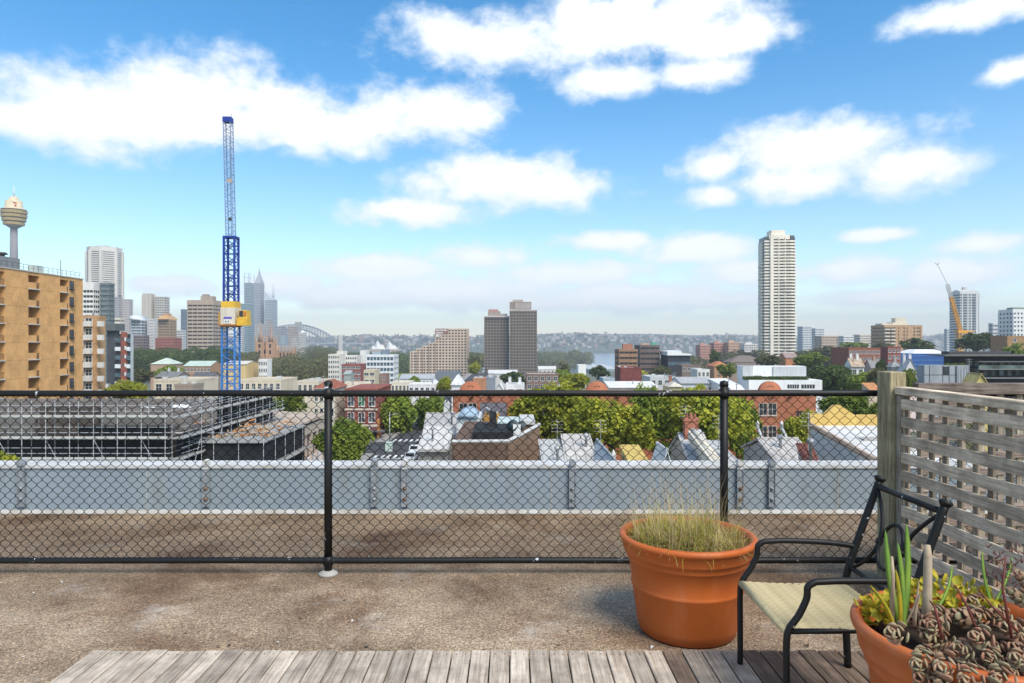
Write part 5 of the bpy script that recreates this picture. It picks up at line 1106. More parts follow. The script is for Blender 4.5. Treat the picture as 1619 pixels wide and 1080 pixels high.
# mid-distance rooftops: hand-placed (name,label,px0,px1,ytop,d,depth,col,roof,rcol,kw)
H = lambda *a, **k: house(*a, **k)
HT = [
 ('low_house','cream flat-roofed building with brown patched wall left of the blue crane',243,345,600,165,14,CRM,'flat',(.5,.46,.4),dict(wins=(1,4))),
 ('low_house','long cream parapet building right of the blue crane',377,470,600,185,14,(.66,.57,.42),'flat',(.5,.46,.4),dict(wins=(1,7))),
 ('low_house','cream parapet building left of the red tiled hip roof',470,522,602,180,12,(.64,.56,.44),'flat',(.5,.46,.4),dict(wins=(1,4))),
 ('tiled_house','cream house with red tiled hip roof behind the fence post',496,548,600,140,12,(.66,.60,.48),'hip',(.30,.10,.06),dict(rh=1.5,wins=(2,4))),
 ('tiled_house','cream pitched-roof terrace between red hip roof and corner terrace',540,593,604,170,10,(.64,.57,.46),'gx',(.55,.47,.36),dict(rh=1.6,wins=(2,4))),
 ('theatre','tall cream hall with blank front wall right of the blue crane',353,410,571,300,20,(.64,.47,.23),'gx',(.66,.62,.54),dict(rh=1.2,cat='building')),
 ('low_office','white square-windowed office beside the cream hall',409,430,568,305,16,(.70,.69,.66),'flat',(.5,.5,.5),dict(wins=(4,5),bars=0,cat='building')),
 ('school_hall','long low hall with pale green copper roof left of the cream hall',290,352,571,330,14,(.40,.24,.14),'gx',(.48,.56,.48),dict(rh=2.2,kind='brick',wins=(1,8),rkind='metalroof',cat='building')),
 ('school_hall','smaller hall with pale green gabled copper roof at the park edge',238,289,566,360,16,(.42,.28,.2),'hip',(.52,.58,.50),dict(rh=3,rkind='metalroof',cat='building')),
 ('low_house','grey brick buildings with white chimneys left of the cream parapet',246,300,588,250,14,(.22,.20,.19),'gx',(.20,.20,.20),dict(rh=1.5,wins=(1,4),chim=2,ccol=(.6,.58,.55))),
 ('low_house','dark gabled roof beside the water tank',300,352,589,230,12,(.28,.24,.22),'gx',(.12,.12,.13),dict(rh=2,wins=(1,3))),
 ('low_house','brown box building in front of cream parapet by the crane',276,322,607,140,9,(.32,.27,.22),'flat',(.4,.38,.35),{}),
 ('low_house','small cream house with white roof lantern below the brick flats',152,178,608,170,9,(.58,.50,.44),'gx',(.45,.42,.44),dict(rh=1.2,wins=(1,2))),
 ('apartment_block','cream apartment block with small square windows left of the red brick office',519,546,560,420,18,(.70,.66,.58),'flat',(.6,.6,.6),dict(wins=(8,5),bars=0,cat='building')),
 ('apartment_block','cream corner tower joined to the small-windowed apartment block',532.5,549,555,445,14,(.71,.67,.59),'flat',(.6,.6,.6),dict(cat='building')),
 ('apartment_block','white lift tower left of the white glass office',569,584,554,470,10,(.72,.70,.65),'flat',(.6,.6,.6),dict(cat='building')),
 ('apartment_block','low white block between cream apartments and lift tower',546,571,562,450,14,(.70,.67,.62),'flat',(.6,.6,.6),dict(wins=(3,5),bars=0,cat='building')),
 ('low_office','red brick office with dark ribbon windows below the cream apartments',540,579,576,380,16,(.27,.085,.075),'flat',(.3,.28,.28),dict(kind='brick',wins=(4,4),wsize=(2.6,1.1),bars=2,cat='building')),
 ('low_house','grey-green gabled warehouse in front of the red brick office',544,560,586,320,14,(.33,.36,.34),'gx',(.36,.40,.38),dict(rh=1.5)),
 ('apartment_block','yellowish walk-up flats with dark balconies below the white glass office',575,601,585,300,12,(.58,.50,.36),'flat',(.5,.48,.44),dict(wins=(5,2),wsize=(1.9,1.2),cat='building')),
 ('low_house','plum brick flats right of the yellowish walk-up',601,616,591,310,12,(.28,.17,.14),'flat',(.6,.57,.52),dict(kind='brick',wins=(3,3))),
 ('low_house','white terrace row with grey roofs below the stepped hotel',632,690,592,330,14,(.68,.68,.66),'gx',(.42,.44,.46),dict(rh=1.8,wins=(2,9))),
 ('low_house','blank slate-grey wall building in front of the stepped hotel',689,729,588,340,14,(.17,.19,.22),'flat',(.2,.2,.2),dict(cat='building')),
 ('low_house','white gabled house left of the round street tree',672,699,600,220,10,(.72,.72,.71),'gy',(.66,.67,.68),dict(rh=2,wins=(1,2))),
 ('low_house','long white parapet shop row above the fence, left of the round tree',646,694,607,200,9,(.72,.70,.67),'flat',(.66,.66,.64),dict(wins=(1,5))),
 ('low_house','cream shop row with arched openings above the fence',618,655,604,210,9,(.66,.60,.48),'flat',(.6,.57,.5),dict(wins=(1,5))),
 ('tiled_house','white pyramid-roofed house left of the first orange pediment',714,734,592,190,9,(.72,.71,.69),'hip',(.70,.70,.69),dict(rh=2.6)),
 ('low_house','small orange brick house with grey neighbour behind the first pediment',748,770,598,230,10,(.46,.22,.12),'flat',(.4,.4,.42),dict(kind='brick')),
 ('low_house','blue-grey box house right of the small orange brick house',768,783,597,232,10,(.24,.27,.32),'flat',(.3,.32,.34),{}),
 ('low_house','white house with steep gabled end wall right of the first pediment',779,801,604,160,10,(.73,.71,.69),'gy',(.70,.68,.66),dict(rh=2.4)),
 ('low_house','white cluster of chimneys and parapets behind the rail',800,829,608,165,9,(.70,.69,.68),'flat',(.6,.6,.6),dict(chim=2,wins=(1,2))),
 ('low_house','brown brick flats with white windows below the twin dark towers',831,883,591,260,14,(.225,.155,.125),'flat',(.55,.53,.5),dict(kind='brick',wins=(2,5),cat='building')),
 ('low_house','pale roof row at the foot of the twin dark towers',772,818,585,420,12,(.62,.62,.60),'gx',(.64,.63,.60),dict(rh=2,wins=(1,6))),
 ('low_house','low white warehouse right of the twin dark towers',850,890,579,600,18,(.66,.62,.55),'gx',(.66,.64,.60),dict(rh=2.5,wins=(1,6))),
 ('low_house','tall white blank stair tower among trees',911.5,926.5,577,330,9,(.78,.77,.73),'flat',(.7,.7,.7),dict(cat='building')),
 ('low_house','blue-grey metal shed left of the maroon box',948,972,598,240,10,(.40,.46,.48),'flat',(.45,.5,.52),dict(rkind='metalroof')),
 ('brick_box','windowless maroon brick box building below the brown office',972,1014,581,250,14,(.20,.06,.05),'flat',(.5,.48,.46),dict(kind='brick',cat='building')),
 ('low_house','wide flat white-roofed warehouse below the maroon box',950,1040,604,175,16,(.66,.60,.56),'gx',(.70,.67,.63),dict(rh=1.0,rkind='metalroof',wins=(1,5))),
 ('low_house','grey flat roof beside the wide white warehouse',1015,1070,596,220,14,(.55,.55,.54),'flat',(.50,.50,.50),dict(wins=(1,4))),
 ('low_house','pale yellow house with brick chimney behind the fence rail',1048,1079,603,165,9,(.66,.54,.33),'hip',(.62,.56,.46),dict(rh=1,chim=1,ccol=(.34,.15,.1))),
 ('low_house','long grey-roofed white terrace row below the hedge house',1060,1125,597,185,12,(.66,.65,.63),'gx',(.42,.42,.43),dict(rh=1.2,wins=(1,8))),
 ('low_house','small white house with orange brick bay right of centre',1092,1122,584,260,10,(.70,.67,.62),'flat',(.6,.6,.6),dict(wins=(1,3))),
 ('low_house','brown flat-roofed house with white upper box',1068,1108,577,300,12,(.20,.15,.13),'flat',(.66,.66,.64),dict(wins=(1,4))),
 ('low_house','white canopy house left of the white modern house',1120,1166,599,178,10,(.70,.70,.69),'skill',(.72,.72,.71),dict(rh=.9,rkind='metalroof',wins=(1,3))),
 ('low_house','white tent-like pitched roof beside the black fence post',1150,1182,609,150,8,(.68,.68,.67),'skill',(.74,.74,.73),dict(rh=1.6,rkind='metalroof')),
 ('tiled_house','orange tiled roof house below the brown slate hall',1118,1152,571,330,12,(.46,.24,.14),'hip',(.48,.19,.09),dict(rh=2.2)),
 ('slate_hall','long brown slate-roofed hall left of the white skyscraper',1142,1212,562,420,16,(.30,.22,.18),'hip',(.20,.16,.14),dict(rh=4,wins=(1,9),cat='building')),
 ('tiled_house','orange brick gable at the foot of the white skyscraper',1231,1262,558,430,12,(.50,.20,.10),'gx',(.33,.25,.23),dict(rh=3,kind='brick')),
 ('brick_flats','long dark red brick hospital wing with white hoods right of the big trees',1314,1392,550,300,18,(.27,.10,.065),'flat',(.3,.3,.3),dict(kind='brick',wins=(3,11),cat='building')),
 ('brick_flats','dark red brick wing joining the blue-netted building',1392,1424,548,320,18,(.25,.075,.06),'flat',(.3,.3,.3),dict(kind='brick',wins=(3,3),cat='building')),
 ('low_house','white gabled cottage with tan roof below the red brick wing',1335,1366,567,210,10,(.72,.71,.68),'gx',(.45,.34,.25),dict(rh=2.2,chim=2,wins=(1,2))),
 ('low_house','grey slate cottage right of the white gabled cottage',1366,1396,569,215,10,(.40,.30,.26),'gx',(.26,.25,.25),dict(rh=2.2,chim=1,ccol=(.42,.24,.16))),
 ('low_house','stone cottage with chimneys left of the white steep gable',1402,1424,571,200,9,(.40,.37,.34),'hip',(.33,.33,.33),dict(rh=1.6,chim=1)),
 ('low_house','white house with steep dark-timbered gable behind the timber post',1420,1449,568,195,9,(.66,.66,.66),'gy',(.48,.48,.50),dict(rh=3.2,chim=2,wins=(1,1))),
 ('low_house','small striped white-and-pink gable house behind the timber post',1431,1448,588,150,8,(.66,.52,.48),'gy',(.66,.64,.62),dict(rh=1.2)),
 ('low_house','orange roofed shed between trees left of the timber post',1363,1392,606,150,8,(.5,.4,.3),'skill',(.50,.23,.10),dict(rh=1.2)),
 ('low_house','yellow gabled roof behind the lattice screens',1521,1562,591,95,8,(.56,.45,.18),'gy',(.50,.40,.16),dict(rh=1.5,ov=.5)),
 ('brick_flats','brown brick flats behind the dark modern apartments',1566,1640,531,300,18,(.36,.21,.11),'flat',(.3,.3,.3),dict(kind='brick',wins=(2,2),cat='building')),
]
for a in HT:
    k = dict(a[10]); house(a[0], a[1], *a[2:9], rcol=a[9], group='low-rise buildings of the inner suburb', **k)
# glazed white office
t = tower('office_building','white-framed glass office below the sail-roofed hall',579,630,561,450,18,(.68,.70,.71),3.6,.6,8,4,.18,G_BLUE,cat='building'); roofbox(t,-.05,.5,3.2,cm((.16,.20,.24)),0,.5); roofbox(t,-.75,-.1,1.8,cm((.3,.35,.38)),0,.5,'plant_screen')
# stepped hotel
d = 727; st = thing('stepped_hotel','tan concrete hotel stepping up to the right with a grid of small dark windows','building',(XW(690,d),d+15,-48)); xh = lambda px: XW(px,d)-XW(690,d); zh = lambda py: ZW(py,d)+48
mh = cm((.58,.45,.35))
secs = ((648,658,555.5,2),(658.0,668,551,2),(668.0,678,546.5,2),(678.0,688,542,2),(688.0,738,519.5,10))
for a, c, y, n in secs: lattice(st, xh(a)+.3, xh(c)-.02, -14, 14, 0, zh(y), 3.0, .52, n, 6, .40, mh, G_DARK, .3, 1.4, anchor=zh(519.5)+0, pier_name='piers')
b = MB(); rr = random.Random(1)
for row, (x0, x1, z0) in enumerate(((689,707,523.5),(689,700,527.5))):
    x = xh(x0)
    while x < xh(x1): w_l = rr.uniform(.5,1.3); b.box(x,x+w_l,-14.9,-14.75,zh(z0)+.1,zh(z0)+1.7); x += w_l+.5
b.box(xh(689.2),xh(692.5),-14.9,-14.75,zh(532.5),zh(529)); SM(MB().tube([(xh(694.5)+1.2*math.cos(i/12*6.283),-14.85,zh(530.7)+1.2*math.sin(i/12*6.283)) for i in range(13)], .35, 5)).build('logo_ring', M_WF, st); b.build('sign_lettering', M_WF, st)
MB().box(xh(688.6),xh(708.5),-14.74,-14.6,zh(528),zh(519.8)).build('sign_panel', cm((.26,.13,.11)), st); MB().box(xh(688.6),xh(697),-14.74,-14.6,zh(533),zh(528)+-.02).build('sign_panel', cm((.40,.33,.27)), st)
# twin dark towers
mtw = cm((.30,.265,.25)); 
for nm, a, c, y, d, lab in ((1,765.5,805,501,700,'shorter left tower of the dark twin towers, with scalloped top'),(2,805.5,849,491,690,'taller right tower of the dark twin towers')):
    t = tower('office_tower', lab, a, c, y, d, 28, (.20,.16,.13), 3.05, .5, 8 if nm == 1 else 9, 6, .34, cat='tower', top=1.6, group='dark twin towers', proud=.5); w = t['w']; h = t['h']
    MB().box(-w-.7,w+.7,-14.7,14.7,h,h+.9).build('cornice', cm((.62,.60,.57)), t)
    if nm == 1:
        b = MB()
        for i in range(8): x = -w+(i+.5)*2*w/8; b.lathe([(1.55,-.1),(1.55,.1)], 12)
        for i in range(8): x = -w+(i+.5)*2*w/8; o = MB().lathe([(1.5,-.1),(1.5,.1)], 14).build('arch_head', cm((.06,.055,.05)), t, (x,-14.72,h-2.2)); o.rotation_euler = (R(90),0,0)
        MB().box(-w*.75,w*.3,-8,8,h+.9,h+6).build('plant_room', cm((.33,.26,.23)), t); MB().box(-w*.7,w*.1,-6,6,h+6,h+8).build('sign_band', cm((.45,.20,.16)), t); MB().box(w*.3,w*.9,-8,8,h+.9,h+3.5).build('plant_room', cm((.40,.36,.33)), t)
    else:
        MB().box(-w-.3,w*.62,-10,10,h+.9,h+9).build('plant_room', cm((.25,.20,.17)), t); MB().box(-w*.6,w*.6,-10.6,-10.02,h+2,h+8).build('louvre_panel', cm((.36,.31,.28)), t); MB().box(-w*.8,0,-5,5,h+9,h+11.5).build('lift_room', cm((.40,.33,.28)), t)
# brown office, black and white office
t = tower('office_building','left stepped wing of the brown brick office above the maroon box',972,1008,552,425,18,(.33,.19,.11),3.4,.4,4,4,.06,cat='building',kind='brick'); roofbox(t,-.4,.75,3.2,cm((.36,.17,.11)),0,.6)
t = tower('office_building','dark brown ribbon-windowed office with green roof plant',1003,1043,545.5,445,20,(.165,.12,.105),3.4,.4,4,4,.05,cat='building'); roofbox(t,.3,.95,1.6,cm((.10,.35,.27)),-4,.4); roofbox(t,-.6,.2,1.2,cm((.5,.36,.26)),0,.5,'lift_room')
t = house('office_building','black glass office with white saw-tooth roof',1045,1091,562,430,20,(.03,.035,.045),'flat',(.5,.5,.5),cat='building'); w = t['w']; MB().profile([(-w-.5,t['h']),(w+.5,t['h']),(w+.5,t['h']+1),(w*.3,t['h']+1.4),(w*.1,t['h']+3),(-w-.5,t['h']+2.6)], -11, 11).build('white_roof', cm((.78,.78,.77)), t); windows(t,-w,w,2,t['h']-1.2,-t['q'],8,2,1.6,2.2,0,G_BLUE,M_DF)
# wharf sheds and headland
d = 1330; t = thing('wharf_shed','long white-roofed finger wharf on the water','wharf',(XW(950,d),d+60,-60)); MB().box(-24,28,-70,90,0,8).build('wall', cm((.30,.42,.50)), t); b = MB()
for k in range(3): b.profile([(-25+18*k,8),(-25+18*(k+1),8),(-25+18*k+9,13)], -71, 91)
b.build('roof', cm((.72,.72,.71), kind='metalroof'), t)
# ================================================================== RIGHT
# the tall white balconied skyscraper
d = 660; t = thing('skyscraper','tall slim white residential skyscraper with stacked curved balconies','tower',(XW(1231,d),d+14,-24)); z0 = 24; xs_ = lambda px: XW(px+4,d)-XW(1231,d); h = ZW(371,d)+z0; mhz = cm((.76,.70,.59)); FHh = 3.0
MB().box(xs_(1206),xs_(1255),-11,3,0,h-2).build('glazing', G_GREY, t); MB().box(xs_(1214.5),xs_(1219.5),-13.6,-11,0,h).build('pier', mhz, t); MB().box(xs_(1203.5)+.8,xs_(1206.5),-6,3,0,h-6).build('pier', mhz, t); MB().box(xs_(1254),xs_(1257),-6,3,0,h-14).build('pier', mhz, t)
for px in (1228,1238.5): MB().box(xs_(px)-.35,xs_(px)+.35,-13.3,-11,0,h-2).build('fin', mhz, t)
def wavy(dx): return [(xs_(1219.5),-12.9),(xs_(1228),-13.1),(xs_(1236),-13.6-dx),(xs_(1246),-14.6-dx),(xs_(1254),-13.2),(xs_(1255.5),-10),(xs_(1255.5),3.5),(xs_(1206),3.5),(xs_(1206),-11.5),(xs_(1214.5),-12.4)]
me1 = MB().prism(wavy(0),0,1.7).mesh('floor_band', mhz); me2 = MB().prism(wavy(1.3),0,1.5).mesh('floor_band', mhz)
mel = MB().prism([(xs_(1203),-8),(xs_(1207),-10),(xs_(1207),3),(xs_(1204),1)],0,1.3).mesh('side_balcony', mhz); mer = MB().prism([(xs_(1254.5),-10),(xs_(1259),-8.5),(xs_(1259),2),(xs_(1254.5),3)],0,1.3).mesh('side_balcony', mhz)
nf = int(h/FHh)
for k in range(1, nf):
    z = h-4-FHh*k
    if z < 0: break
    link('floor_band', me1 if k < 14 or (k % 9 == 0) else me2, t, (0,0,z))
    if k > 7: link('side_balcony', mel, t, (-.5*(k % 2),0,z+.1))
    if k > 3 and k not in (23,24): link('side_balcony', mer, t, (0,0,z+.1))
    if k <= 7: link('side_balcony', mel, t, (1.4,0,z))
MB().prism([(xs_(1213),-12.6),(xs_(1245),-12.6),(xs_(1250),-9),(xs_(1250),3),(xs_(1213),3)],h-4,h).build('crown', mhz, t); MB().prism([(xs_(1218),-10),(xs_(1240),-10),(xs_(1243),2),(xs_(1218),2)],h,h+5).build('plant_room', mhz, t); MB().box(xs_(1247),xs_(1253),-12.5,-8,h-3.8,h-.5).build('roof_screen', cm((.10,.10,.10)), t)
# distant apartments
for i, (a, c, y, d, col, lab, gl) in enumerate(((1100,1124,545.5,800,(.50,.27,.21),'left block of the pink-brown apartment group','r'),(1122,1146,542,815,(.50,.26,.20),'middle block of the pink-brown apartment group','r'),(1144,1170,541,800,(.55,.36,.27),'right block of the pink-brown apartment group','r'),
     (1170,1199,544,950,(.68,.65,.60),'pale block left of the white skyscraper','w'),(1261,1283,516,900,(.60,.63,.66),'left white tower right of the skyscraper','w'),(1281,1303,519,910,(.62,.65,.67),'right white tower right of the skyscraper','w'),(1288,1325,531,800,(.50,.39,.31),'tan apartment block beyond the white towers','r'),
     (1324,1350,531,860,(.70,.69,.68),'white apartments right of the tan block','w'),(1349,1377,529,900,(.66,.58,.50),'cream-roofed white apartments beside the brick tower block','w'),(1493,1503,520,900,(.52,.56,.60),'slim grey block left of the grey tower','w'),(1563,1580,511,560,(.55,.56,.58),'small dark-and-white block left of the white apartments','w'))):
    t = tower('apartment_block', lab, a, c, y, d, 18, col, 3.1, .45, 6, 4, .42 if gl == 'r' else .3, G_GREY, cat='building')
    if i in (0,1,2,3): roofbox(t,-.6,.3,2.2,cm(col),0,.5)
d = 600; t = tower('apartment_block','tan brick apartment block with white corner balconies on the right skyline',1377,1458,514,d,22,(.47,.30,.17),3.05,.3,0,0,.6,G_DARK,cat='building',kind='brick',top=2.2,proud=.25); w = t['w']; h = t['h']; mt2 = cm((.49,.315,.18), kind='brick')
for a, c in ((-.42,-.30),(-.24,-.02),(.08,.16),(.22,.52),(.62,.70),(.92,1.0)): MB().box(a*w,c*w,-11.5,-11,0,h-2).build('brick_pier', mt2, t)
for k in range(11):
    for a, c in ((-1.02,-.74),(-.68,-.46)): MB().box(a*w,c*w,-12.6,-11.27,0,1.25).build('balcony', cm((.60,.55,.46)), t, (0,0,h-4.4-3.05*k))
roofbox(t,-.35,.5,2.6,cm((.64,.58,.47)),0,.6); roofbox(t,-.15,.4,6.5,cm((.62,.55,.44)),0,.4,'lift_tower'); roofbox(t,-.95,-.4,1.6,cm((.62,.56,.46)),0,.7,'penthouse')
t = tower('apartment_tower','grey and white apartment tower on the right skyline beside the yellow crane',1501,1546,460,800,24,(.60,.60,.59),3.1,.5,0,0,.3,G_BLUE,top=4); w = t['w']; h = t['h']
for a, c in ((-1,-.9),(-.38,-.26),(.02,.10),(.6,.74),(.93,1.0)): MB().box(a*w,c*w,-13,-12,0,h-3).build('pier', cm((.62,.62,.61)), t)
roofbox(t,-.1,.25,5,cm((.5,.46,.42)),0,.3,'lift_room'); roofbox(t,-.9,.9,1.5,cm((.6,.6,.6)),0,.8,'roof_terrace')
t = tower('apartment_block','white apartment building with balconies at the right edge',1579,1640,489,500,22,(.72,.72,.71),3.1,.45,7,4,.5,G_GREY,cat='building',top=2.5); roofbox(t,-.7,.6,1.5,cm((.18,.22,.18)),0,.7,'roof_garden')
# yellow crane
d = 480; yc = thing('tower_crane','yellow luffing tower crane on the right skyline with raised jib','crane',(XW(1518,d),d,gz(XW(1518,d),d))); g0 = yc.location.z; zq = lambda py: ZW(py,d)-g0
b = truss(MB(), -1.5,1.5,-1.5,1.5,0,zq(527),14,.28,.12); m_cy = mat('crane_orange', (.70,.33,.035), .5, .1, 1.5); b.build('mast', m_cy, yc); MB().box(-2.5,4,-2,2,zq(527),zq(522)).build('slew_deck', m_cy, yc); MB().box(4,9,-1.5,1.5,zq(525),zq(523)).build('counter_jib', m_cy, yc); MB().box(6.5,9,-1.4,1.4,zq(527.5),zq(525)).build('counterweight', cm((.4,.4,.4)), yc)
dx = XW(1498,d)-XW(1518,d); ln = math.hypot(dx, zq(450)-zq(522)); an = math.atan2(dx, zq(450)-zq(522))
o = truss(MB(), -.9,.9,-.9,.9,0,ln*.72,12,.2,.1).build('jib', m_cy, yc, (0,0,zq(522))); o.rotation_euler = (0,an,0); o = truss(MB(), -.8,.8,-.8,.8,ln*.72,ln,5,.15,.08).build('jib_tip', cm((.5,.48,.46)), yc, (0,0,zq(522))); o.rotation_euler = (0,an,0)
MB().tube([(dx,0,zq(450)),(XW(1482,d)-XW(1518,d),0,zq(418))], .18, 5).build('fly_line', cm((.4,.4,.42)), yc); b = MB(); xt = XW(1482,d)-XW(1518,d); b.tube([(xt-1.4,0,zq(416)),(xt,0,zq(419)),(xt+1.4,0,zq(415.5))], .25, 5); b.build('fly_head', cm((.35,.3,.3)), yc)
MB().tube([(2,0,zq(520)),(dx*.5,0,zq(486))], .12, 4).build('luffing_rope', M_DF, yc)
# blue-netted building
d = 330; t = house('netted_building','building wrapped in bright blue netting with a white tent roof',1388,1502,559,d,18,(.03,.10,.30),'flat',(.3,.3,.3),cat='building'); w = t['w']; h = t['h']; mbn = mat('pale_blue_net', (.12,.26,.55), .7, .2, 1)
for k in range(4): MB().box(-w-.06,w+.06,-t['q']-.07,-t['q']-.01,0,.25).build('net_seam', mbn, t, (0,0,h-1.2-2.1*k))
MB().add([(-w*.36,-8,h),(w*.95,-8,h),(w*.95,8,h),(-w*.36,8,h),(-w*.05,-3,h+1.9),(w*.7,-3,h+1.9),(w*.7,3,h+1.9),(-w*.05,3,h+1.9)],[(0,1,5,4),(1,2,6,5),(2,3,7,6),(3,0,4,7),(4,5,6,7)]).build('tent_roof', cm((.78,.78,.77)), t)
# white modern house with hedge
d = 182; wh = thing('modern_house','large white modernist house with roof hedge behind the orange building','house',(XW(1232,d),d,gz(XW(1232,d),d))); g0 = wh.location.z; xw_ = lambda px: XW(px,d)-XW(1232,d); zw_ = lambda py, dd=d: ZW(py,dd)-g0; mwh = cm((.77,.77,.76)); mgy = cm((.50,.51,.52))
MB().box(xw_(1184),xw_(1300),0,9,0,zw_(601)).build('lower_wall', mwh, wh); MB().box(xw_(1184),xw_(1286),5,9.5,zw_(601),zw_(579,187)).build('upper_wall', mwh, wh); MB().box(xw_(1233),xw_(1286.5),4.6,4.98,zw_(598,187),zw_(579.5,187)).build('screen', mgy, wh); MB().box(xw_(1183.5),xw_(1200),4.6,4.98,zw_(598,187),zw_(578,187)).build('screen', mgy, wh)
for a, c in ((1202,1230),(1245,1263),(1267,1288)): 
    b = MB(); b.box(xw_(a),xw_(c),-.05,-.003,zw_(614),zw_(608)); b.build('window', G_DARK, wh)
    for i in range(1,5): x = xw_(a)+(xw_(c)-xw_(a))*i/5; MB().box(x-.06,x+.06,-.08,-.052,zw_(614),zw_(608)).build('mullion', M_WF, wh)
MB().box(xw_(1201),xw_(1214),4.5,4.58,zw_(600,187),zw_(594,187)).build('window', G_DARK, wh)
hb_ = MB(); rr = random.Random(6)
for i in range(2600):
    p = Vector((rr.uniform(xw_(1178),xw_(1282)), rr.uniform(.6,2.2), zw_(601)+rr.uniform(0,.9))); u = Vector((rr.gauss(0,1),rr.gauss(0,1),rr.gauss(0,1))).normalized(); v = u.orthogonal().normalized(); s = .17
    o = len(hb_.v); hb_.v += [tuple(p-u*s),tuple(p-v*s),tuple(p+u*s),tuple(p+v*s)]; hb_.f.append((o,o+1,o+2,o+3)); hb_.m.append(0)
tag(hb_.build('roof_hedge', L_DRK, None, wh.location), 'clipped green hedge along the terrace of the white modernist house', 'hedge')
# dark modern apartments at right
d = 170; dm = thing('modern_apartments','black modern apartment building with planted balconies and grey panel wing at the right','building',(XW(1535,d),d,gz(XW(1535,d),d))); g0 = dm.location.z; xd = lambda px: XW(px,d)-XW(1535,d); zd_ = lambda py, dd=d: ZW(py,dd)-g0; mk = cm((.030,.031,.033)); mgp = cm((.29,.31,.33))
MB().box(xd(1450),xd(1520),-3,0,0,zd_(577)).build('panel_wing', mgp, dm); b = MB()
for px in (1458,1478.5,1488.5,1498): b.box(xd(px)-.05,xd(px)+.05,-3.06,-3.003,0,zd_(577))
b.box(xd(1450),xd(1520),-3.05,-3.002,zd_(592.2),zd_(591.6)); b.build('panel_joints', mk, dm); MB().box(xd(1479),xd(1488),-3.09,-3.01,zd_(592),zd_(579)).build('window', G_DARK, dm)
for i in range(8): MB().box(xd(1500.5+i*2.4)-.08,xd(1500.5+i*2.4)+.08,-3.4,-3.05,zd_(606),zd_(578)).build('louvre_fin', cm((.48,.50,.52)), dm)
MB().box(xd(1520)+.02,xd(1680),2,7,0,zd_(563)).build('black_wall', mk, dm); MB().box(xd(1488),xd(1680),-1.5,6,zd_(563),zd_(561)).build('roof_slab', cm((.16,.15,.14)), dm); MB().box(xd(1512),xd(1612),3,6,zd_(561),zd_(556)).build('roof_storey', cm((.07,.07,.075)), dm)
for py in (571,583,597): MB().box(xd(1545),xd(1680),-.6,2,zd_(py+1.6),zd_(py)).build('balcony_slab', cm((.20,.20,.20)), dm)
for r_, py in enumerate((571,583)):
    for i in range(9): MB().box(xd(1550+i*13),xd(1556+i*13),1.9,1.98,zd_(py+11.5),zd_(py+2.5)).build('window', (G_BLUE, G_GREY, G_DARK)[i % 3], dm)
MB().box(xd(1545),xd(1680),-.55,-.5,zd_(583),zd_(577.5)).build('glass_balustrade', glassmat('balustrade_glass', (.13,.18,.17), .2), dm)
rr = random.Random(12)
for i in range(7):
    b = MB(); x = xd(1553+i*11)
    for k in range(60): a_ = rr.uniform(0,6.283); blade(b, (x+rr.gauss(0,.35),-.2+rr.gauss(0,.15),zd_(580)), a_, rr.uniform(.1,.8), rr.uniform(.4,1.0), .06, .8, 0)
    b.build('balcony_plant', (L_GRN,L_OLV,L_DRK)[i % 3], dm)
for i in range(5): 
    b = MB(); x = xd(1490+i*6)
    for k in range(45): a_ = rr.uniform(0,6.283); blade(b, (x+rr.gauss(0,.3),-2+rr.gauss(0,.2),zd_(577)), a_, rr.uniform(.1,.8), rr.uniform(.4,.9), .06, .8, 0)
    b.build('roof_plant', (L_GRN,L_OLV)[i % 2], dm)
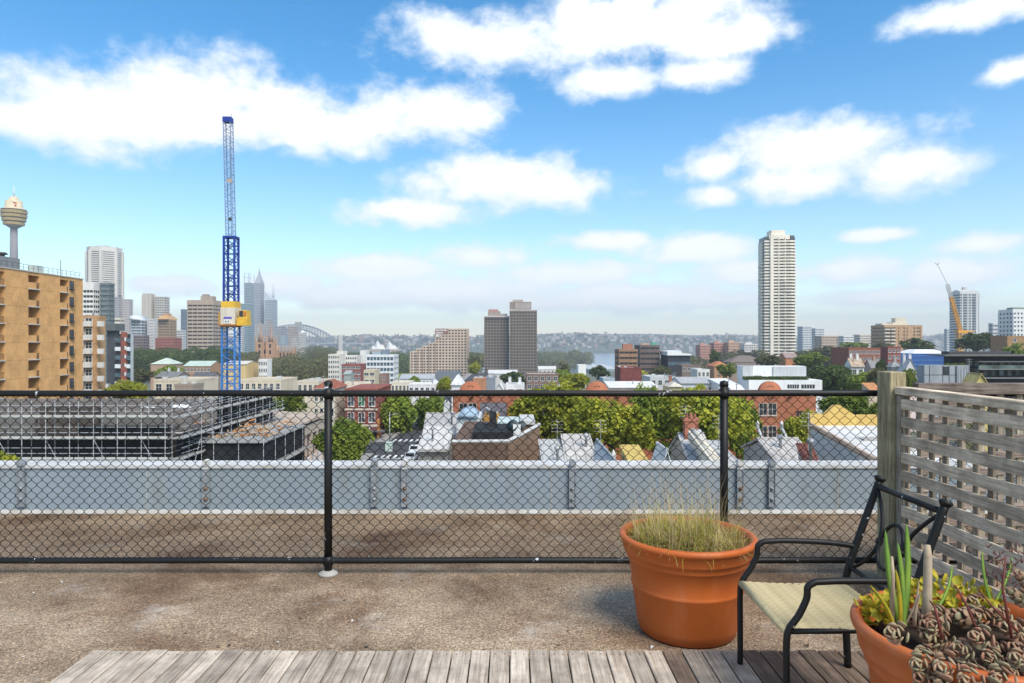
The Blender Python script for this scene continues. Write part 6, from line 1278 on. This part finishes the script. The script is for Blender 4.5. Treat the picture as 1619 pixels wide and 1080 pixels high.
# ================================================================== TREES
for a in (
 ('plane tree filling the gap between left and middle orange pavilions',916,612,738,92,96,L_GRN),('plane tree half hidden behind the right fence post',1166,622,740,88,74,L_GRN),('small shrub tree peeking over the parapet at the far left',12,706,740,52,60,L_YEL),('bushy street tree left of the black fence post, below the tan building',545,658,750,78,116,L_GRN),('dense street tree on the left side of the junction',628,620,706,150,100,L_GRN),('street tree on the right side of the junction, beside the orange building',689,622,702,152,74,L_GRN),
 ('small round yellow-green tree above the fence, left of the first pediment',702,592,620,200,30,L_YEL),('large yellow-green plane tree left of centre pediment',868,602,738,86,168,L_YEL),('yellow-green plane tree crown just right of the middle brick flats',905,588,628,200,58,L_YEL),('plane tree in front of the middle orange pavilion',968,620,742,80,140,L_YEL),
 ('darker green plane tree between the middle and right orange pavilions',1035,607,732,92,110,L_GRN),('broad yellow-green plane tree behind the right fence post',1112,608,740,82,168,L_YEL),('round plane tree right of the right orange pavilion',1277,644,735,76,96,L_YEL),('plane tree top poking above the rail beside the right fence post',1106,606,640,140,36,L_YEL),
 ('tall dark green tree right of the white modernist house',1318,574,640,205,92,L_DRK),('olive green tree next to the tall dark tree',1362,584,632,190,64,L_GRN),('dark shrubs behind the mission parapet house',1335,620,664,120,110,L_GRN),('young tree right of the mission parapet house',1385,630,668,95,40,L_GRN),
 ('yellow-green tree above the fence left of the cream parapet',204,598,626,150,84,L_YEL),('round green tree in front of the school halls',268,573,600,300,46,L_GRN),('dark scrubby tree beside the school yard',226,582,606,280,40,L_OLV),('green garden tree behind the tan colonnaded building',404,628,662,118,44,L_GRN),('low garden trees behind the tan roof',455,620,646,130,66,L_GRN),
 ('leafy tree in front of twin towers, left',748,570,596,420,28,L_YEL),('dark tree clump at twin towers foot',808,585,612,320,52,L_DRK),('bright green tree right of the brown brick flats',890,578,604,300,34,L_GRN),('dark tree beside the white stair tower',951,576,604,340,44,L_DRK),('round tree left of the stair tower',893,570,592,380,26,L_OLV),
 ('olive tree below the black glass office',1045,574,596,330,34,L_OLV),('dark round tree in front of the pink apartments',1130,552,578,420,24,L_DRK),('green trees beside orange tiled house',1148,572,594,310,40,L_GRN),('pale olive gum tree in front of the skyscraper base',1216,556,588,350,46,L_OLV),('green trees at the right of the skyscraper base',1276,556,590,330,70,L_GRN),
 ('tree row beyond the skyscraper right side',1315,545,566,560,76,L_OLV),('treetops in front of the white apartments',1350,538,556,600,50,L_GRN),('big dark fig tree left of the yellow crane',1456,533,562,420,72,L_DRK),('small tree left of the big dark fig',1400,538,556,480,40,L_OLV),('large dark pine right of the yellow crane',1545,519,562,380,74,L_DRK),
 ('lime green young tree behind the timber post',1438,580,600,150,30,L_LIM),('dark conifer beside the grey slate cottage',1392,564,586,205,24,L_DRK),('olive garden tree below the grey slate cottage',1388,580,606,170,50,L_OLV),('hedge-like tree at the far right skyline',1604,540,562,280,40,L_GRN),
 ('brown-leaved round tree right of the stepped hotel',752,558,582,560,24,L_OLV),('garden tree in front of the blank slate wall',655,590,604,300,20,L_GRN),('tree beside the maroon box',1018,584,604,260,24,L_YEL)):
    tree(*a)
rw = random.Random(21)
def band(px0, px1, y0, y1, d, n, r0, r1):
    out = []
    for i in range(n):
        px = px0+(px1-px0)*(i+rw.uniform(.1,.9))/n; dd = d*rw.uniform(.93,1.07); r_ = rw.uniform(r0, r1); x = XW(px,dd); t_ = rw.random(); out.append((x, dd, ZW(y0+(y1-y0)*t_, dd)-r_*.75, r_, r_*.8))
    return out
wood('park_trees','dense dark green park trees below the city towers on the left', band(205,362,548,566,560,30,8,13)+band(205,300,556,572,500,10,7,10), L_DRK, 850, .75, 1)
wood('park_trees','lighter park trees among the dark ones at the city edge', band(215,290,556,566,520,5,7,11)+band(376,404,556,566,560,5,5,8), L_OLV, 850, .7, 2)
wood('domain_trees','grey-green parkland trees right of the cathedral', band(428,520,560,592,520,26,8,13)+band(480,525,548,560,900,10,10,16)+band(460,520,562,590,480,8,8,11), L_OLV, 750, .8, 3)
wood('garden_trees','dark botanic garden trees around the sail-roofed hall', band(500,660,556,562,1250,34,13,22)+band(600,650,560,575,900,8,10,15), L_DRK, 420, 1.6, 4)
wood('headland_trees','wooded headland jutting into the harbour', band(735,765,556,566,900,6,10,16)+band(850,930,553,566,1600,26,15,24)+band(850,900,566,574,1300,8,12,18), L_OLV, 380, 1.9, 5)
wood('ridge_trees','treed slope beneath the far apartments on the right', band(1150,1210,553,560,700,8,8,12)+band(1262,1330,553,562,620,12,8,12)+band(1050,1110,560,575,700,9,8,12), L_OLV, 420, 1.2, 6)
tag(MB().add([(XW(820,1700),1500,-60.5),(XW(930,1700),1560,-60.5),(XW(928,1750),1900,-57),(XW(800,1700),2000,-56)],[(0,1,2,3)]).build('headland', m_hill), kind='structure')
lawn = MB().add([(XW(630,800),700,gz(XW(630,800),700)+1.5),(XW(650,800),700,gz(XW(650,800),700)+1.5),(XW(652,900),900,-38),(XW(625,900),900,-38)],[(0,1,2,3)]).build('park_lawn', mat('lawn', (.20,.27,.06), .9, .1, .05)); tag(lawn, kind='structure')
# ================================================================== haze
hz = MB().box(-6900,6900,-390,8900,-66,330).build('haze', bpy.data.materials.new('haze')); tag(hz, 'pale summer haze over the city and harbour', 'haze', kind='stuff')
hm = hz.data.materials[0]; hm.use_nodes = True; hm.node_tree.nodes.clear(); pv = hm.node_tree.nodes.new('ShaderNodeVolumePrincipled'); pv.inputs['Color'].default_value = (.86,.92,1,1); pv.inputs['Density'].default_value = .00018; pv.inputs['Anisotropy'].default_value = .1
om = hm.node_tree.nodes.new('ShaderNodeOutputMaterial'); hm.node_tree.links.new(pv.outputs[0], om.inputs['Volume'])
for o in bpy.data.objects:
    for k in ('w','h','q','ev'):
        if k in o: del o[k]
